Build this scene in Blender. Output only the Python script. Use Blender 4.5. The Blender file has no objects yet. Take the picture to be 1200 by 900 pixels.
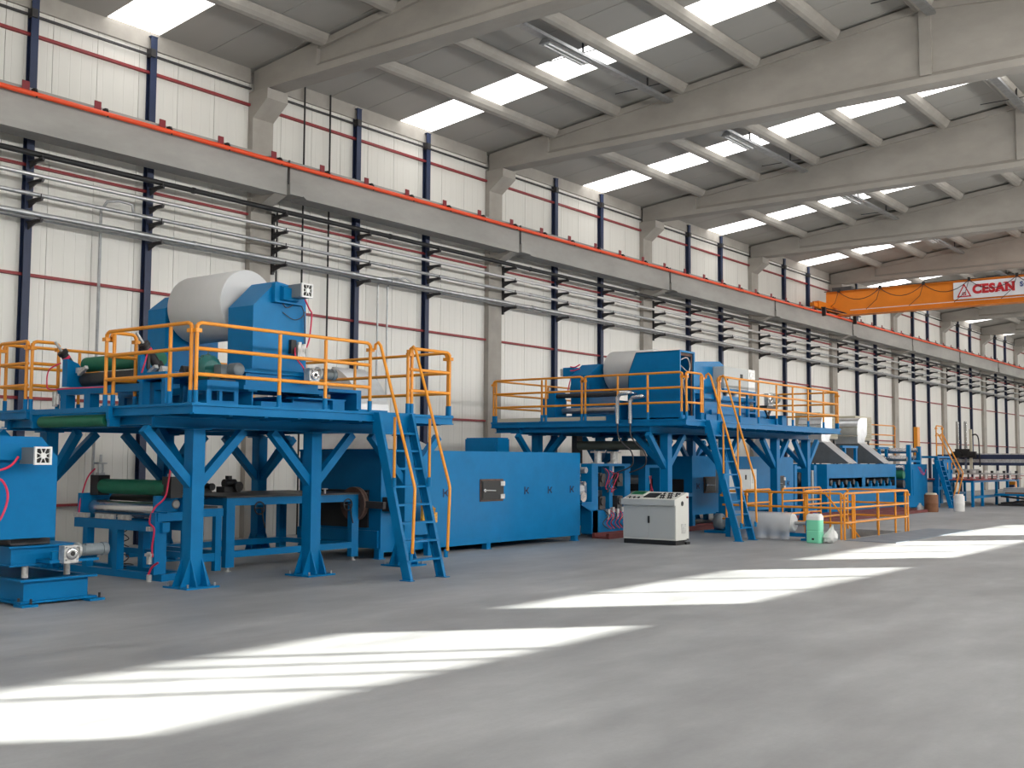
import bpy, bmesh, math, random
from mathutils import Vector, Matrix
random.seed(3)
SC = bpy.context.scene
COL = SC.collection

# ------------------------------------------------------------------ camera
FPX, YAW, PITCH, ROLL = 1303.49, .656436, .0683429, .00572661
def cam_axes():
    F = Vector((-math.sin(YAW)*math.cos(PITCH), math.cos(YAW)*math.cos(PITCH), math.sin(PITCH)))
    R0 = Vector((math.cos(YAW), math.sin(YAW), 0)); U0 = R0.cross(F)
    R = R0*math.cos(ROLL)+U0*math.sin(ROLL); U = -R0*math.sin(ROLL)+U0*math.cos(ROLL)
    return R, U, F
cd = bpy.data.cameras.new('camera'); cam = bpy.data.objects.new('camera', cd); COL.objects.link(cam)
R_, U_, F_ = cam_axes()
M = Matrix((R_, U_, -F_)).transposed().to_4x4(); M.translation = Vector((0, 0, 1.77))
cam.matrix_world = M
cd.sensor_width = 36; cd.lens = FPX/1200*36; cd.clip_end = 400; cd.clip_start = .05
SC.camera = cam

# ------------------------------------------------------------------ sky, sun, window daylight, exposure
w = bpy.data.worlds.new('world'); SC.world = w; w.use_nodes = True
bg = w.node_tree.nodes['Background']; bg.inputs[0].default_value = (.62, .78, 1, 1); bg.inputs[1].default_value = 1.6
SUN_AZ = math.radians(49.5); SUN_TAN = .36
sdir = Vector((math.cos(SUN_AZ), math.sin(SUN_AZ), SUN_TAN)).normalized()
sl = bpy.data.lights.new('sun', 'SUN'); sl.energy = 55; sl.angle = math.radians(.5); sl.color = (1, .95, .86)
so = bpy.data.objects.new('sun', sl); COL.objects.link(so)
so.rotation_euler = sdir.to_track_quat('Z', 'Y').to_euler()
def area(name, loc, sx, sy, power, direction, color=(1, .985, .95)):
    l = bpy.data.lights.new(name, 'AREA'); l.shape = 'RECTANGLE'; l.size = sx; l.size_y = sy; l.energy = power; l.color = color
    o = bpy.data.objects.new(name, l); COL.objects.link(o); o.location = loc
    o.rotation_euler = Vector(direction).to_track_quat('-Z', 'Y').to_euler()
    return o
BAY0, BAY = 16.15, 8.65                       # camera-side face of a column row, bay length
YMIN, YMAX = BAY0-3*BAY, BAY0+10*BAY+.5
XL, XR, XRIDGE = -20.13, 5.03, -7.55
WIN_Z0, WIN_Z1 = 6.26, 7.55
SC.view_settings.view_transform = 'Standard'; SC.view_settings.look = 'None'
SC.view_settings.gamma = 1; SC.view_settings.use_curve_mapping = False
SC.view_settings.exposure = -0.42
WIN_AREA = 900.0; SKY_EMIT = 4.4
for k in range(-3, 10):                       # daylight entering through each run of windows in the right wall
    y0 = BAY0+BAY*k+.8
    area('window_daylight', (XR-.25, y0+3.3, (WIN_Z0+WIN_Z1)/2), 6.4, 1.25, WIN_AREA, (-1, 0, .3))

# ------------------------------------------------------------------ materials
def mat(name, col, rough=.5, metal=0, noise=None, spec=.5, bump=None, emit=None, coat=0, wear=None):
    m = bpy.data.materials.new(name); m.use_nodes = True
    nt = m.node_tree; b = nt.nodes['Principled BSDF']
    b.inputs['Base Color'].default_value = (*col, 1); b.inputs['Roughness'].default_value = rough
    b.inputs['Metallic'].default_value = metal; b.inputs['Specular IOR Level'].default_value = spec
    b.inputs['Coat Weight'].default_value = coat
    if emit: b.inputs['Emission Color'].default_value = (*emit[0], 1); b.inputs['Emission Strength'].default_value = emit[1]
    if noise:                                   # (scale, amount, stretch xyz)
        sc_, am, st = noise
        tc = nt.nodes.new('ShaderNodeTexCoord'); mp = nt.nodes.new('ShaderNodeMapping'); mp.inputs['Scale'].default_value = st
        nz = nt.nodes.new('ShaderNodeTexNoise'); nz.inputs['Scale'].default_value = sc_; nz.inputs['Detail'].default_value = 6; nz.inputs['Roughness'].default_value = .62
        cr = nt.nodes.new('ShaderNodeMix'); cr.data_type = 'RGBA'
        mr = nt.nodes.new('ShaderNodeMapRange'); mr.inputs[1].default_value = .3; mr.inputs[2].default_value = .7
        cr.inputs[6].default_value = (*[c*(1-am) for c in col], 1); cr.inputs[7].default_value = (*[min(1, c*(1+am)) for c in col], 1)
        L = nt.links.new
        L(tc.outputs['Object'], mp.inputs['Vector']); L(mp.outputs[0], nz.inputs['Vector']); L(nz.outputs[0], mr.inputs[0])
        L(mr.outputs[0], cr.inputs[0]); L(cr.outputs[2], b.inputs['Base Color'])
        if bump:
            bp = nt.nodes.new('ShaderNodeBump'); bp.inputs['Strength'].default_value = bump; bp.inputs['Distance'].default_value = .02
            L(nz.outputs[0], bp.inputs['Height']); L(bp.outputs[0], b.inputs['Normal'])
    return m
BLUE = mat('blue_paint', (.001, .165, .40), .38, spec=.16, noise=(2.2, .10, (1, 1, 1)))
NAVY = mat('navy_paint', (.016, .028, .075), .5, noise=(3, .2, (1, 1, .3)))
ORANGE = mat('yellow_orange_paint', (.80, .30, .018), .38)
CRANE_O = mat('crane_orange_paint', (.76, .215, .012), .5, noise=(1.2, .08, (1, 1, 1)))
RED = mat('red_primer', (.26, .028, .032), .55, noise=(3, .15, (1, 1, 1)))
REDF = mat('worn_red_floor_channel', (.15, .03, .028), .7, noise=(2, .3, (1, 1, 1)))
RAILRED = mat('orange_red_plastic', (.80, .075, .015), .45)
MAROON = mat('maroon_plastic', (.20, .012, .02), .5)
BLACK = mat('black_rubber', (.012, .012, .013), .55)
DARK = mat('dark_steel', (.045, .043, .045), .5, .3, noise=(6, .3, (1, 1, 1)))
STEEL = mat('galvanized_steel', (.45, .46, .47), .38, .85, noise=(5, .18, (1, 1, 1)))
SHINY = mat('polished_steel', (.62, .63, .65), .22, .95)
SATIN = mat('satin_steel', (.66, .66, .66), .42, .9)
SHEET = mat('aluminium_sheet', (.66, .68, .70), .33, .8, noise=(3, .12, (1, 1, 1)))
DUCTDK = mat('shaded_duct_sheet', (.16, .17, .175), .5, .5, noise=(3, .15, (1, 1, 1)))  # hood sheet darkened, shade on its sides put into the colour
GREEN = mat('green_rubber', (.006, .15, .08), .55, noise=(4, .1, (1, 1, 1)))
TEAL = mat('teal_enamel', (.01, .12, .11), .35)
PAPER = mat('white_paper', (.62, .62, .62), .8, noise=(1.5, .05, (1, .3, .3)))
WHITE = mat('white_plastic', (.8, .8, .79), .45)
CAST = mat('cast_aluminium', (.55, .55, .54), .4, .5, noise=(14, .3, (1, 1, 1)))
GREYM = mat('grey_motor_paint', (.17, .20, .22), .5)
PINK = mat('pink_hose', (.75, .03, .10), .4)
WIRE = mat('dark_wire', (.05, .045, .05), .5)
DESK = mat('grey_and_shaded_cabinet', (.45, .47, .47), .5)  # grey boxes; on the desk front, its own paint darkened for shade
DESKW = mat('off_white_cabinet', (.66, .66, .62), .5)
PCB = mat('green_screen', (.012, .16, .07), .3)
BROWN = mat('brown_barrel', (.22, .095, .045), .7, noise=(4, .2, (1, 1, 1)))
RUST = mat('rusty_iron', (.10, .055, .04), .7, noise=(8, .4, (1, 1, 1)))
CREAM = mat('cream_louvre', (.55, .51, .40), .6)
CANG = mat('green_canister', (.22, .72, .47), .35)
PLATE = mat('bluish_steel_plate', (.19, .225, .27), .6, .0, noise=(2, .2, (1, 1, 1)))
SIGNW = mat('sign_white', (.74, .74, .77), .5)
SIGNR = mat('sign_red', (.55, .02, .03), .5)
SIGNB = mat('sign_blue', (.05, .08, .25), .5)
ROLLG = mat('grey_green_roller', (.10, .115, .095), .5)
MIDCAST = mat('dull_cast_iron', (.22, .22, .21), .5, .3)
YELCAB = mat('yellow_chain_guard', (.75, .33, .03), .5, noise=(20, .5, (1, 1, 1)))
PLASTIC = mat('plastic_film', (.62, .65, .70), .25)
PLASTIC.node_tree.nodes['Principled BSDF'].inputs['Alpha'].default_value = .45
CONC = mat('precast_concrete', (.36, .335, .30), .8, noise=(1.3, .13, (.5, 1, 1)), bump=.15)
CONC2 = mat('girder_concrete', (.33, .32, .30), .8, noise=(.9, .2, (1, .35, 1)), bump=.2)
WALLM = mat('white_wall_sheet', (.72, .705, .66), .33, noise=(.7, .045, (1, 1, .12)), spec=.5)
ROOFM = mat('roof_sheet', (.40, .385, .355), .6, noise=(.6, .05, (.2, 1, 1)))
PITM = mat('pit_concrete', (.10, .085, .07), .9)
SKYM = mat('lit_skylight_sheet', (.9, .93, .95), .5, emit=((1.0, .985, .96), SKY_EMIT))
LAMPG = mat('lamp_glass', (.75, .76, .75), .2)
def floor_mat():
    m = bpy.data.materials.new('floor_concrete'); m.use_nodes = True; nt = m.node_tree; N = nt.nodes; L = nt.links.new
    b = N['Principled BSDF']; tc = N.new('ShaderNodeTexCoord')
    def nz(scale, st, det=6, rot=0):
        mp = N.new('ShaderNodeMapping'); mp.inputs['Scale'].default_value = st; mp.inputs['Rotation'].default_value = (0, 0, rot)
        n = N.new('ShaderNodeTexNoise'); n.inputs['Scale'].default_value = scale; n.inputs['Detail'].default_value = det; n.inputs['Roughness'].default_value = .65
        L(tc.outputs['Object'], mp.inputs[0]); L(mp.outputs[0], n.inputs['Vector']); return n
    a = nz(.45, (1, .6, 1), 9); c = nz(1.6, (1, .28, 1), 10, .75); d = nz(30, (1, 1, 1), 4)
    def mr(n, lo, hi):
        r = N.new('ShaderNodeMapRange'); r.inputs[1].default_value = .3; r.inputs[2].default_value = .7; r.inputs[3].default_value = lo; r.inputs[4].default_value = hi
        L(n.outputs[0], r.inputs[0]); return r
    m1 = N.new('ShaderNodeMath'); m1.operation = 'MULTIPLY'; m2 = N.new('ShaderNodeMath'); m2.operation = 'MULTIPLY'
    L(mr(a, .76, 1.18).outputs[0], m1.inputs[0]); L(mr(c, .76, 1.18).outputs[0], m1.inputs[1]); L(m1.outputs[0], m2.inputs[0]); L(mr(d, .97, 1.03).outputs[0], m2.inputs[1])
    vm = N.new('ShaderNodeVectorMath'); vm.operation = 'SCALE'; vm.inputs[0].default_value = (.325, .33, .338); L(m2.outputs[0], vm.inputs['Scale'])
    L(vm.outputs[0], b.inputs['Base Color'])
    r = mr(c, .42, .58); L(r.outputs[0], b.inputs['Roughness']); b.inputs['Specular IOR Level'].default_value = .45
    bp = N.new('ShaderNodeBump'); bp.inputs['Strength'].default_value = .04; bp.inputs['Distance'].default_value = .005; L(d.outputs[0], bp.inputs['Height']); L(bp.outputs[0], b.inputs['Normal'])
    return m
FLOORM = floor_mat()
def glass_mat():
    m = bpy.data.materials.new('window_glass'); m.use_nodes = True; nt = m.node_tree; N = nt.nodes; N.remove(N['Principled BSDF'])
    t = N.new('ShaderNodeBsdfTransparent'); t.inputs[0].default_value = (.93, .95, .95, 1); g = N.new('ShaderNodeBsdfGlossy'); g.inputs['Roughness'].default_value = .03
    x = N.new('ShaderNodeMixShader'); x.inputs[0].default_value = .06
    nt.links.new(t.outputs[0], x.inputs[1]); nt.links.new(g.outputs[0], x.inputs[2]); nt.links.new(x.outputs[0], N['Material Output'].inputs[0])
    return m
GLASS = glass_mat()

# ------------------------------------------------------------------ mesh helpers
ORG = {}
class MB:
    def __init__(s): s.v = []; s.f = []; s.sm = []; s.mi = []; s.cur = 0
    def add(s, vs, fs, smooth=False):
        n = len(s.v); s.v += [tuple(p) for p in vs]
        for f in fs: s.f.append([i+n for i in f]); s.sm.append(smooth); s.mi.append(s.cur)
        return s
    def box(s, x0, x1, y0, y1, z0, z1):
        s.nb = getattr(s, 'nb', 0)+1; e = .00035*(s.nb % 9); x0 -= e; x1 += e; y0 -= e; y1 += e; z0 -= e; z1 += e
        vs = [(x, y, z) for z in (z0, z1) for y in (y0, y1) for x in (x0, x1)]
        return s.add(vs, [(0, 2, 3, 1), (4, 5, 7, 6), (0, 1, 5, 4), (2, 6, 7, 3), (0, 4, 6, 2), (1, 3, 7, 5)])
    def prism(s, prof, ax, a, b):
        """prof: 2D points in the two other axes (cyclic order x,y,z without ax), extruded a..b along ax"""
        def P(u, v, t):
            return {0: (t, u, v), 1: (u, t, v), 2: (u, v, t)}[ax]
        n = len(prof); vs = [P(u, v, a) for u, v in prof]+[P(u, v, b) for u, v in prof]
        fs = [tuple(range(n)), tuple(range(2*n-1, n-1, -1))]+[(i, i+n, (i+1) % n+n, (i+1) % n) for i in range(n)]
        return s.add(vs, fs)
    def cyl(s, p0, p1, r, n=14, r1=None, cap=True):
        p0 = Vector(p0); p1 = Vector(p1); r1 = r if r1 is None else r1
        d = (p1-p0).normalized(); a = d.orthogonal().normalized(); b = d.cross(a)
        ring = lambda c, rr: [c+a*math.cos(2*math.pi*i/n)*rr+b*math.sin(2*math.pi*i/n)*rr for i in range(n)]
        A = ring(p0, r); B = ring(p1, r1)
        s.add(A+B, [(i, (i+1) % n, (i+1) % n+n, i+n) for i in range(n)], True)
        if cap: s.add(A, [tuple(range(n-1, -1, -1))]); s.add(B, [tuple(range(n))])
        return s
    def tube(s, pts, r, n=8):
        pts = [Vector(p) for p in pts]; m = len(pts); prev = None; rings = []
        for i, p in enumerate(pts):
            d = ((pts[min(i+1, m-1)]-p).normalized()+(p-pts[max(i-1, 0)]).normalized()) if 0 < i < m-1 else (pts[min(i+1, m-1)]-pts[max(i-1, 0)])
            d.normalize()
            a = d.orthogonal().normalized() if prev is None else (prev-d*prev.dot(d)).normalized()
            prev = a; b = d.cross(a)
            rings.append([p+a*math.cos(2*math.pi*k/n)*r+b*math.sin(2*math.pi*k/n)*r for k in range(n)])
        vs = [q for rg in rings for q in rg]; fs = []
        for i in range(m-1):
            for k in range(n): fs.append((i*n+k, i*n+(k+1) % n, (i+1)*n+(k+1) % n, (i+1)*n+k))
        s.add(vs, fs, True); s.add(rings[0], [tuple(range(n-1, -1, -1))]); s.add(rings[-1], [tuple(range(n))])
        return s
    def beam(s, p0, p1, w, h, up=(0, 0, 1)):
        p0 = Vector(p0); p1 = Vector(p1); d = (p1-p0).normalized(); u = Vector(up); a = d.cross(u).normalized(); b = a.cross(d).normalized()
        vs = [p+a*sx*w/2+b*sy*h/2 for p in (p0, p1) for sx, sy in ((-1, -1), (1, -1), (1, 1), (-1, 1))]
        return s.add(vs, [(0, 3, 2, 1), (4, 5, 6, 7), (0, 1, 5, 4), (1, 2, 6, 5), (2, 3, 7, 6), (3, 0, 4, 7)])
    def ibeam(s, ax, a, b, cu, z0, z1, w, t=.02):
        """I section running along ax (0 or 1), centred cu on the other horizontal axis"""
        for u0, u1, q0, q1 in ((cu-w/2, cu+w/2, z0, z0+t), (cu-w/2, cu+w/2, z1-t, z1), (cu-t/2, cu+t/2, z0+t, z1-t)):
            s.box(a, b, u0, u1, q0, q1) if ax == 0 else s.box(u0, u1, a, b, q0, q1)
        return s
    def lathe(s, prof, c, ax=2, n=20):
        """prof: (radius, height) along ax from centre c"""
        c = Vector(c); vs = []
        for r, h in prof:
            for i in range(n):
                q = (math.cos(2*math.pi*i/n)*r, math.sin(2*math.pi*i/n)*r)
                vs.append(c+Vector({2: (q[0], q[1], h), 0: (h, q[0], q[1]), 1: (q[1], h, q[0])}[ax]))
        fs = [(i*n+k, i*n+(k+1) % n, (i+1)*n+(k+1) % n, (i+1)*n+k) for i in range(len(prof)-1) for k in range(n)]
        s.add(vs, fs, True); m = len(prof)-1
        s.add(vs[:n], [tuple(range(n-1, -1, -1))]); s.add(vs[m*n:], [tuple(range(n))])
        return s
    def build(s, name, m, parent=None, org=None, mats=None):
        o = Vector(ORG[parent.name]) if parent else Vector(org or (0, 0, 0))
        me = bpy.data.meshes.new(name); me.from_pydata([tuple(Vector(p)-o) for p in s.v], [], s.f)
        me.polygons.foreach_set('use_smooth', s.sm); me.materials.append(m)
        if mats:
            for q in mats: me.materials.append(q)
            me.polygons.foreach_set('material_index', s.mi)
        bm = bmesh.new(); bm.from_mesh(me); bmesh.ops.recalc_face_normals(bm, faces=bm.faces); bm.to_mesh(me); bm.free()
        ob = bpy.data.objects.new(name, me); COL.objects.link(ob)
        if parent: ob.parent = parent
        else: ob.location = o
        ORG[ob.name] = tuple(o); return ob
def thing(name, label, cat, loc, group=None):
    o = bpy.data.objects.new(name, None); o.empty_display_size = .2; COL.objects.link(o); o.location = loc; ORG[o.name] = tuple(loc)
    o['label'] = label; o['category'] = cat
    if group: o['group'] = group
    return o
def tag(o, label, cat, group=None):
    o['label'] = label; o['category'] = cat
    if group: o['group'] = group
    return o
def struct(o): o['kind'] = 'structure'; return o
def dup(o, delta, parent=None):
    c = o.copy(); COL.objects.link(c)
    if parent: c.parent = parent
    if delta is not None: c.location = Vector(o.location)+Vector(delta)
    return c
def dup_tree(o, delta):
    r = dup(o, delta); ORG[r.name] = tuple(r.location)
    for ch in list(o.children):
        c = dup(ch, None, r)
        for g in list(ch.children): dup(g, None, c)
    return r
ORDN = ['first', 'second', 'third', 'fourth', 'fifth', 'sixth', 'seventh', 'eighth', 'ninth', 'tenth', 'eleventh', 'twelfth', 'thirteenth']
def ztop(x): return 10.67+.113*(x+20) if x <= XRIDGE else 10.67+.113*(2*XRIDGE-x+20)

# ================================================================== SETTING
PX0, PX1, PY0, PY1 = -11.0, -9.62, 24.95, 29.0
m = MB()
m.box(XL-.5, PX0, YMIN-1, YMAX+1, -.3, 0); m.box(PX1, XR+.5, YMIN-1, YMAX+1, -.3, 0)
m.box(PX0, PX1, YMIN-1, PY0, -.3, 0); m.box(PX0, PX1, PY1, YMAX+1, -.3, 0)
fl = struct(m.build('floor', FLOORM))
m = MB(); m.box(PX0-.1, PX1+.1, PY0-.1, PY1+.1, -1.2, -1.1)
for b in ((PX0-.1, PX0, PY0-.1, PY1+.1), (PX1, PX1+.1, PY0-.1, PY1+.1), (PX0, PX1, PY0-.1, PY0), (PX0, PX1, PY1, PY1+.1)): m.box(*b, -1.1, -.3)
m.build('pit_lining', PITM, fl)
# ---- left wall: sheet panels with fine ribs, on girts and navy posts
m = MB(); m.box(XL-.3, XL-.12, YMIN, YMAX, 0, 11.0)
wl = struct(m.build('wall_left', WALLM))
pw = BAY/9
def ribbed(w_):
    pts = [(0, 0)]; n = 4; t = .0035
    for i in range(n):
        a = w_*(i+.5)/n; g = .012
        pts += [(a-g, 0), (a-g*.4, -t), (a+g*.4, -t), (a+g, 0)]
    return pts+[(w_, 0)]
m = MB(); prof = ribbed(pw-.012)
m.prism([(x, y) for y, x in prof]+[(-.1, pw-.012), (-.1, 0)], 2, 0, 10.38)
pan = m.build('panel', WALLM); pan.parent = wl
k0 = int(round((YMIN-BAY0)/pw)); k1 = int((YMAX-BAY0)/pw)
pan.location = (XL, BAY0+k0*pw, 0)
for k in range(k0+1, k1): c = dup(pan, None, wl); c.location = (XL, BAY0+k*pw+.01, 0)
BAYS = range(-3, 10)
def span(k): return BAY0+BAY*k+.6, BAY0+BAY*(k+1)
m = MB()
for x0, x1, y0, y1 in ((-.075, .075, 0, .015), (-.075, .075, .135, .15), (-.012, .012, .015, .135)): m.box(y0-.0, y1, x0, x1, 0, 10.62)
m.box(0, .16, -.08, .08, 10.62, 10.64)
post = m.build('steel_post', NAVY); post.parent = wl; post.location = (XL+.0, BAY0+3.39, 0)
for k in BAYS:
    for off in (3.39, 6.02):
        if k == 0 and off == 3.39: continue
        c = dup(post, None, wl); c.location = (XL, BAY0+BAY*k+off, 0)
for z, s_ in ((9.87, .055), (7.33, .05), (5.23, .055), (2.89, .055), (.85, .05)):
    m = MB(); m.box(0, .08, 0, BAY-.62, -s_/2, s_/2); g0 = None
    g0 = m.build('girt', RED); g0.parent = wl; g0.location = (XL+.002, BAY0+BAY*-3+.61, z)
    for k in BAYS:
        if k == -3: continue
        c = dup(g0, None, wl); c.location = (XL+.002, BAY0+BAY*k+.61, z)
m = MB()
m.box(0, .06, 0, BAY-.62, -.018, .018)
for yy in (2.68, 5.3): m.box(0, .16, yy, yy+.12, -.06, .10)
e0 = m.build('eaves_channel', DARK); e0.parent = wl; e0.location = (XL+.05, BAY0+.61, 10.24)
for k in BAYS:
    if k: c = dup(e0, None, wl); c.location = (XL+.05, BAY0+BAY*k+.61, 10.24)
m = MB(); m.box(-.2, .06, 0, BAY-.5, 10.38, 10.86)
e0 = m.build('concrete_band', CONC); e0.parent = wl; e0.location = (XL, BAY0+.5, 0)
for k in BAYS:
    if k: c = dup(e0, None, wl); c.location = (XL, BAY0+BAY*k+.5, 0)
# pipe brackets: welded arms on each post, hanging frames at each column
arm = MB(); arm.box(.15, .62, -.02, .02, -.06, 0); arm.box(.15, .60, -.05, .05, -.015, 0)
arm.prism([(.15, -.15), (.15, -.05), (.42, -.05)], 1, -.012, .012); arm.cyl((.58, 0, -.02), (.58, 0, .07), .012, 6)
a0 = arm.build('pipe_bracket', DARK); a0.parent = wl; a0.location = (XL, BAY0+3.39, 7.38)
PZ = (7.38, 6.98, 6.63, 6.22)
for k in BAYS:
    for off in (3.39, 6.02, .35):
        for z in PZ:
            if k == 0 and off == 3.39 and z == 7.38: continue
            c = dup(a0, None, wl); c.location = (XL+(.05 if off == .35 else 0), BAY0+BAY*k+off+(.30 if off == .35 else 0), z)
m = MB(); m.box(.13, .2, -.03, .03, -1.36, .06); m.box(.0, .14, -.1, .1, -1.3, -1.2); m.box(.0, .14, -.1, .1, -.1, .0)
h0 = m.build('bracket_frame', DARK); h0.parent = wl; h0.location = (XL, BAY0+.65, 7.38)
for k in BAYS:
    if k: c = dup(h0, None, wl); c.location = (XL, BAY0+BAY*k+.65, 7.38)
# ---- right wall with strip windows (behind the camera's right shoulder)
m = MB()
m.box(XR, XR+.3, YMIN, YMAX, 0, WIN_Z0); m.box(XR, XR+.3, YMIN, YMAX, WIN_Z1, 10.9)
for k in range(-3, 11): m.box(XR, XR+.3, BAY0+BAY*k-.75, BAY0+BAY*k+1.35, WIN_Z0, WIN_Z1)
struct(m.build('wall_right', WALLM))
for i, k in enumerate(BAYS):
    y0 = BAY0+BAY*k+1.35; y1 = BAY0+BAY*(k+1)-.75; m = MB()
    m.box(XR+.08, XR+.16, y0, y1, WIN_Z0, WIN_Z0+.05); m.box(XR+.08, XR+.16, y0, y1, WIN_Z1-.05, WIN_Z1)
    for a, w_ in ((0, .05), (2.1, .05), (4.45, .06), (6.5, .05))+(((3.0, .02), (3.75, .03)) if k == 0 else ()): m.box(XR+.08, XR+.16, y0+a, y0+a+w_, WIN_Z0+.05, WIN_Z1-.05)
    wf = struct(m.build('window_%d' % (i+1), DARK)); m = MB(); m.box(XR+.115, XR+.125, y0, y1, WIN_Z0, WIN_Z1); m.build('pane', GLASS, wf)
m = MB(); m.box(XL-.3, XR+.3, YMIN-.3, YMIN, 0, 12.3); struct(m.build('wall_back', WALLM))
m = MB(); m.box(XL-.3, XR+.3, YMAX, YMAX+.3, 0, 12.3); struct(m.build('wall_front', WALLM))
# ---- ceiling: sheet strips, one skylight strip per bay, concrete purlins
m = MB()
m.prism([(XL-.3, ztop(XL-.3)+.2), (XRIDGE, ztop(XRIDGE)+.2), (XR+.3, ztop(XR+.3)+.2), (XR+.3, ztop(XR+.3)+.26), (XRIDGE, ztop(XRIDGE)+.26), (XL-.3, ztop(XL-.3)+.26)], 1, YMIN, YMAX)
ce = struct(m.build('ceiling', ROOFM))
sw = BAY/7
def roof_strip(xa, xb, mt, nm):
    m = MB(); za, zb = ztop(xa)+.06, ztop(xb)+.06
    m.prism([(xa, za), (xb, zb), (xb, zb+.12), (xa, za+.12)], 1, .008, sw-.008)
    o = m.build(nm, mt); o.parent = ce; return o
for xa, xb in ((XL-.28, XRIDGE), (XRIDGE, XR+.28)):
    rp = roof_strip(xa, xb, ROOFM, 'roof_panel'); rp.location = (0, BAY0+BAY*-3, 0)
    sk = roof_strip(xa if xa > -10 else XL+.1, xb, SKYM, 'skylight_panel'); sk.location = (0, BAY0+BAY*-3+4*sw, 0)
    for k in BAYS:
        for j in range(7):
            if k == -3 and j in (0, 4): continue
            c = dup(sk if j == 4 else rp, None, ce); c.location = (0, BAY0+BAY*k+j*sw, 0)
PURX = [-17.72+2.02*i for i in range(6)]; PURX += [2*XRIDGE-x for x in PURX]
for x in PURX:
    z = ztop(x)+.06; m = MB()
    x -= .06; m.prism([(x-.2, z), (x-.2, z-.04), (x-.16, z-.14), (x-.09, z-.205), (x+.0, z-.23), (x+.09, z-.205), (x+.16, z-.14), (x+.2, z-.04), (x+.2, z)], 1, .3, BAY+.15)
    p0 = m.build('purlin', CONC); p0.parent = ce; p0.location = (0, BAY0+BAY*-3, 0)
    for k in BAYS:
        if k > -3: c = dup(p0, None, ce); c.location = (0, BAY0+BAY*k, 0)

# ---- concrete columns with capitals and roof beams
def col_mesh():
    m = MB(); m.box(XL-.05, XL+.16, 0, .6, 0, 10.17)
    m.prism([(XL+.16, 9.56), (XL+.65, 9.93), (XL+.65, 10.17), (XL+.16, 10.17)], 1, .0, .6)
    m.prism([(XL+.16, 7.38), (XL+.98, 7.72), (XL+.98, 7.95), (XL+.16, 7.95)], 1, .02, .36)
    return m
c0 = None
KC = range(-2, 11)
for i, k in enumerate(KC):
    y = BAY0+BAY*k
    if c0 is None:
        c0 = thing('concrete_column', '', 'column', (XL, y, 0), 'wall columns')
        m = col_mesh(); m.v = [(a, b+y, c) for a, b, c in m.v]; m.build('shaft', CONC, c0)
        ob = c0
    else: ob = dup_tree(c0, (0, BAY*(k-KC[0]), 0))
    ob['group'] = 'concrete columns along the left wall'
    ob['label'] = ('concrete column out of frame left of the picture, %s behind' % ORDN[-k-1] if k < 0 else
      'concrete wall column with angular capital, %s one counted from the left' % ORDN[k])
def beam_mesh():
    m = MB(); xs = [XL+.1, XL+2.2, XRIDGE, 2*XRIDGE-XL-2.2, 2*XRIDGE-XL-.1]; zb = 10.19; T = .5; W_ = .2
    def seg(xa, xb, yh, z0, z1, z0b=None, z1b=None):
        z0b = z0 if z0b is None else z0b; z1b = z1 if z1b is None else z1b
        m.add([(xa, -yh, z0), (xa, yh, z0), (xa, yh, z1), (xa, -yh, z1), (xb, -yh, z0b), (xb, yh, z0b), (xb, yh, z1b), (xb, -yh, z1b)],
              [(0, 1, 2, 3), (7, 6, 5, 4), (0, 4, 5, 1), (1, 5, 6, 2), (2, 6, 7, 3), (3, 7, 4, 0)])
    for i in (0, 3): seg(xs[i], xs[i+1], T/2, zb, ztop(xs[i]), zb, ztop(xs[i+1]))
    for i in (1, 2):
        a, b = xs[i], xs[i+1]; seg(a, b, W_/2+.04, zb+.2, ztop(a), zb+.2, ztop(b)); seg(a, b, T/2-.03, ztop(a)-.16, ztop(a), ztop(b)-.16, ztop(b))
        m.prism([(-T/2, zb), (T/2, zb), (T/2, zb+.16), (W_/2+.04, zb+.27), (-W_/2-.04, zb+.27), (-T/2, zb+.16)], 0, a, b)
    return m
b0 = None
for k in KC:
    y = BAY0+BAY*k
    if b0 is None:
        b0 = thing('roof_beam', '', 'beam', (XRIDGE, y+.3, 10.19), 'roof beams')
        m = beam_mesh(); m.v = [(a, b+y+.3, c) for a, b, c in m.v]; m.build('girder_body', CONC, b0); MB().box(XRIDGE-.13, XRIDGE+.13, y+.07, y+.53, 10.4, ztop(XRIDGE)-.17).build('stiffener', CONC, b0); ob = b0
    else: ob = dup_tree(b0, (0, BAY*(k-KC[0]), 0))
    ob['group'] = 'tapered concrete roof beams'
    ob['label'] = ('concrete roof beam outside the frame, %s behind the nearest visible beam' % ORDN[-k-1] if k < 0 else
      'tapered grey concrete roof beam across hall, %s from the camera' % ORDN[k])

# ---- crane runway along the left wall
rw = thing('crane_runway', 'grey concrete crane runway beam along the left wall carrying an orange-red conductor rail', 'runway', (-19.4, BAY0, 7.8))
g0 = None
for k in range(-3, 10):
    y = BAY0+BAY*k+.35
    m = MB(); yj = y+BAY-.03
    m.prism([(y, 7.98), (y+.14, 7.98), (y+.14, 7.98), (y+.55, 7.70), (yj-.30, 7.70), (yj-.30, 7.70), (yj, 7.70), (yj, 8.50), (y, 8.50)], 0, -19.62, -19.12)
    m.prism([(y+.0, 7.72), (y+.38, 7.72), (y+.5, 7.98), (y, 7.98)], 0, -19.6, -19.05)
    m.box(-19.75, -19.62, y, yj, 8.3, 8.5)
    m.build('girder_segment', CONC2, rw)
MB().box(-19.42, -19.36, YMIN, YMAX-.5, 8.50, 8.56).build('crane_rail', DARK, rw)
MB().cyl((-19.0, YMIN, 8.36), (-19.0, YMAX-.5, 8.36), .05, 8).build('conductor_rail', RAILRED, rw)
m = MB(); m.box(0, .015, 0, .14, 0, .16); m.box(-.10, .0, .03, .13, .0, .02)
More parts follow.
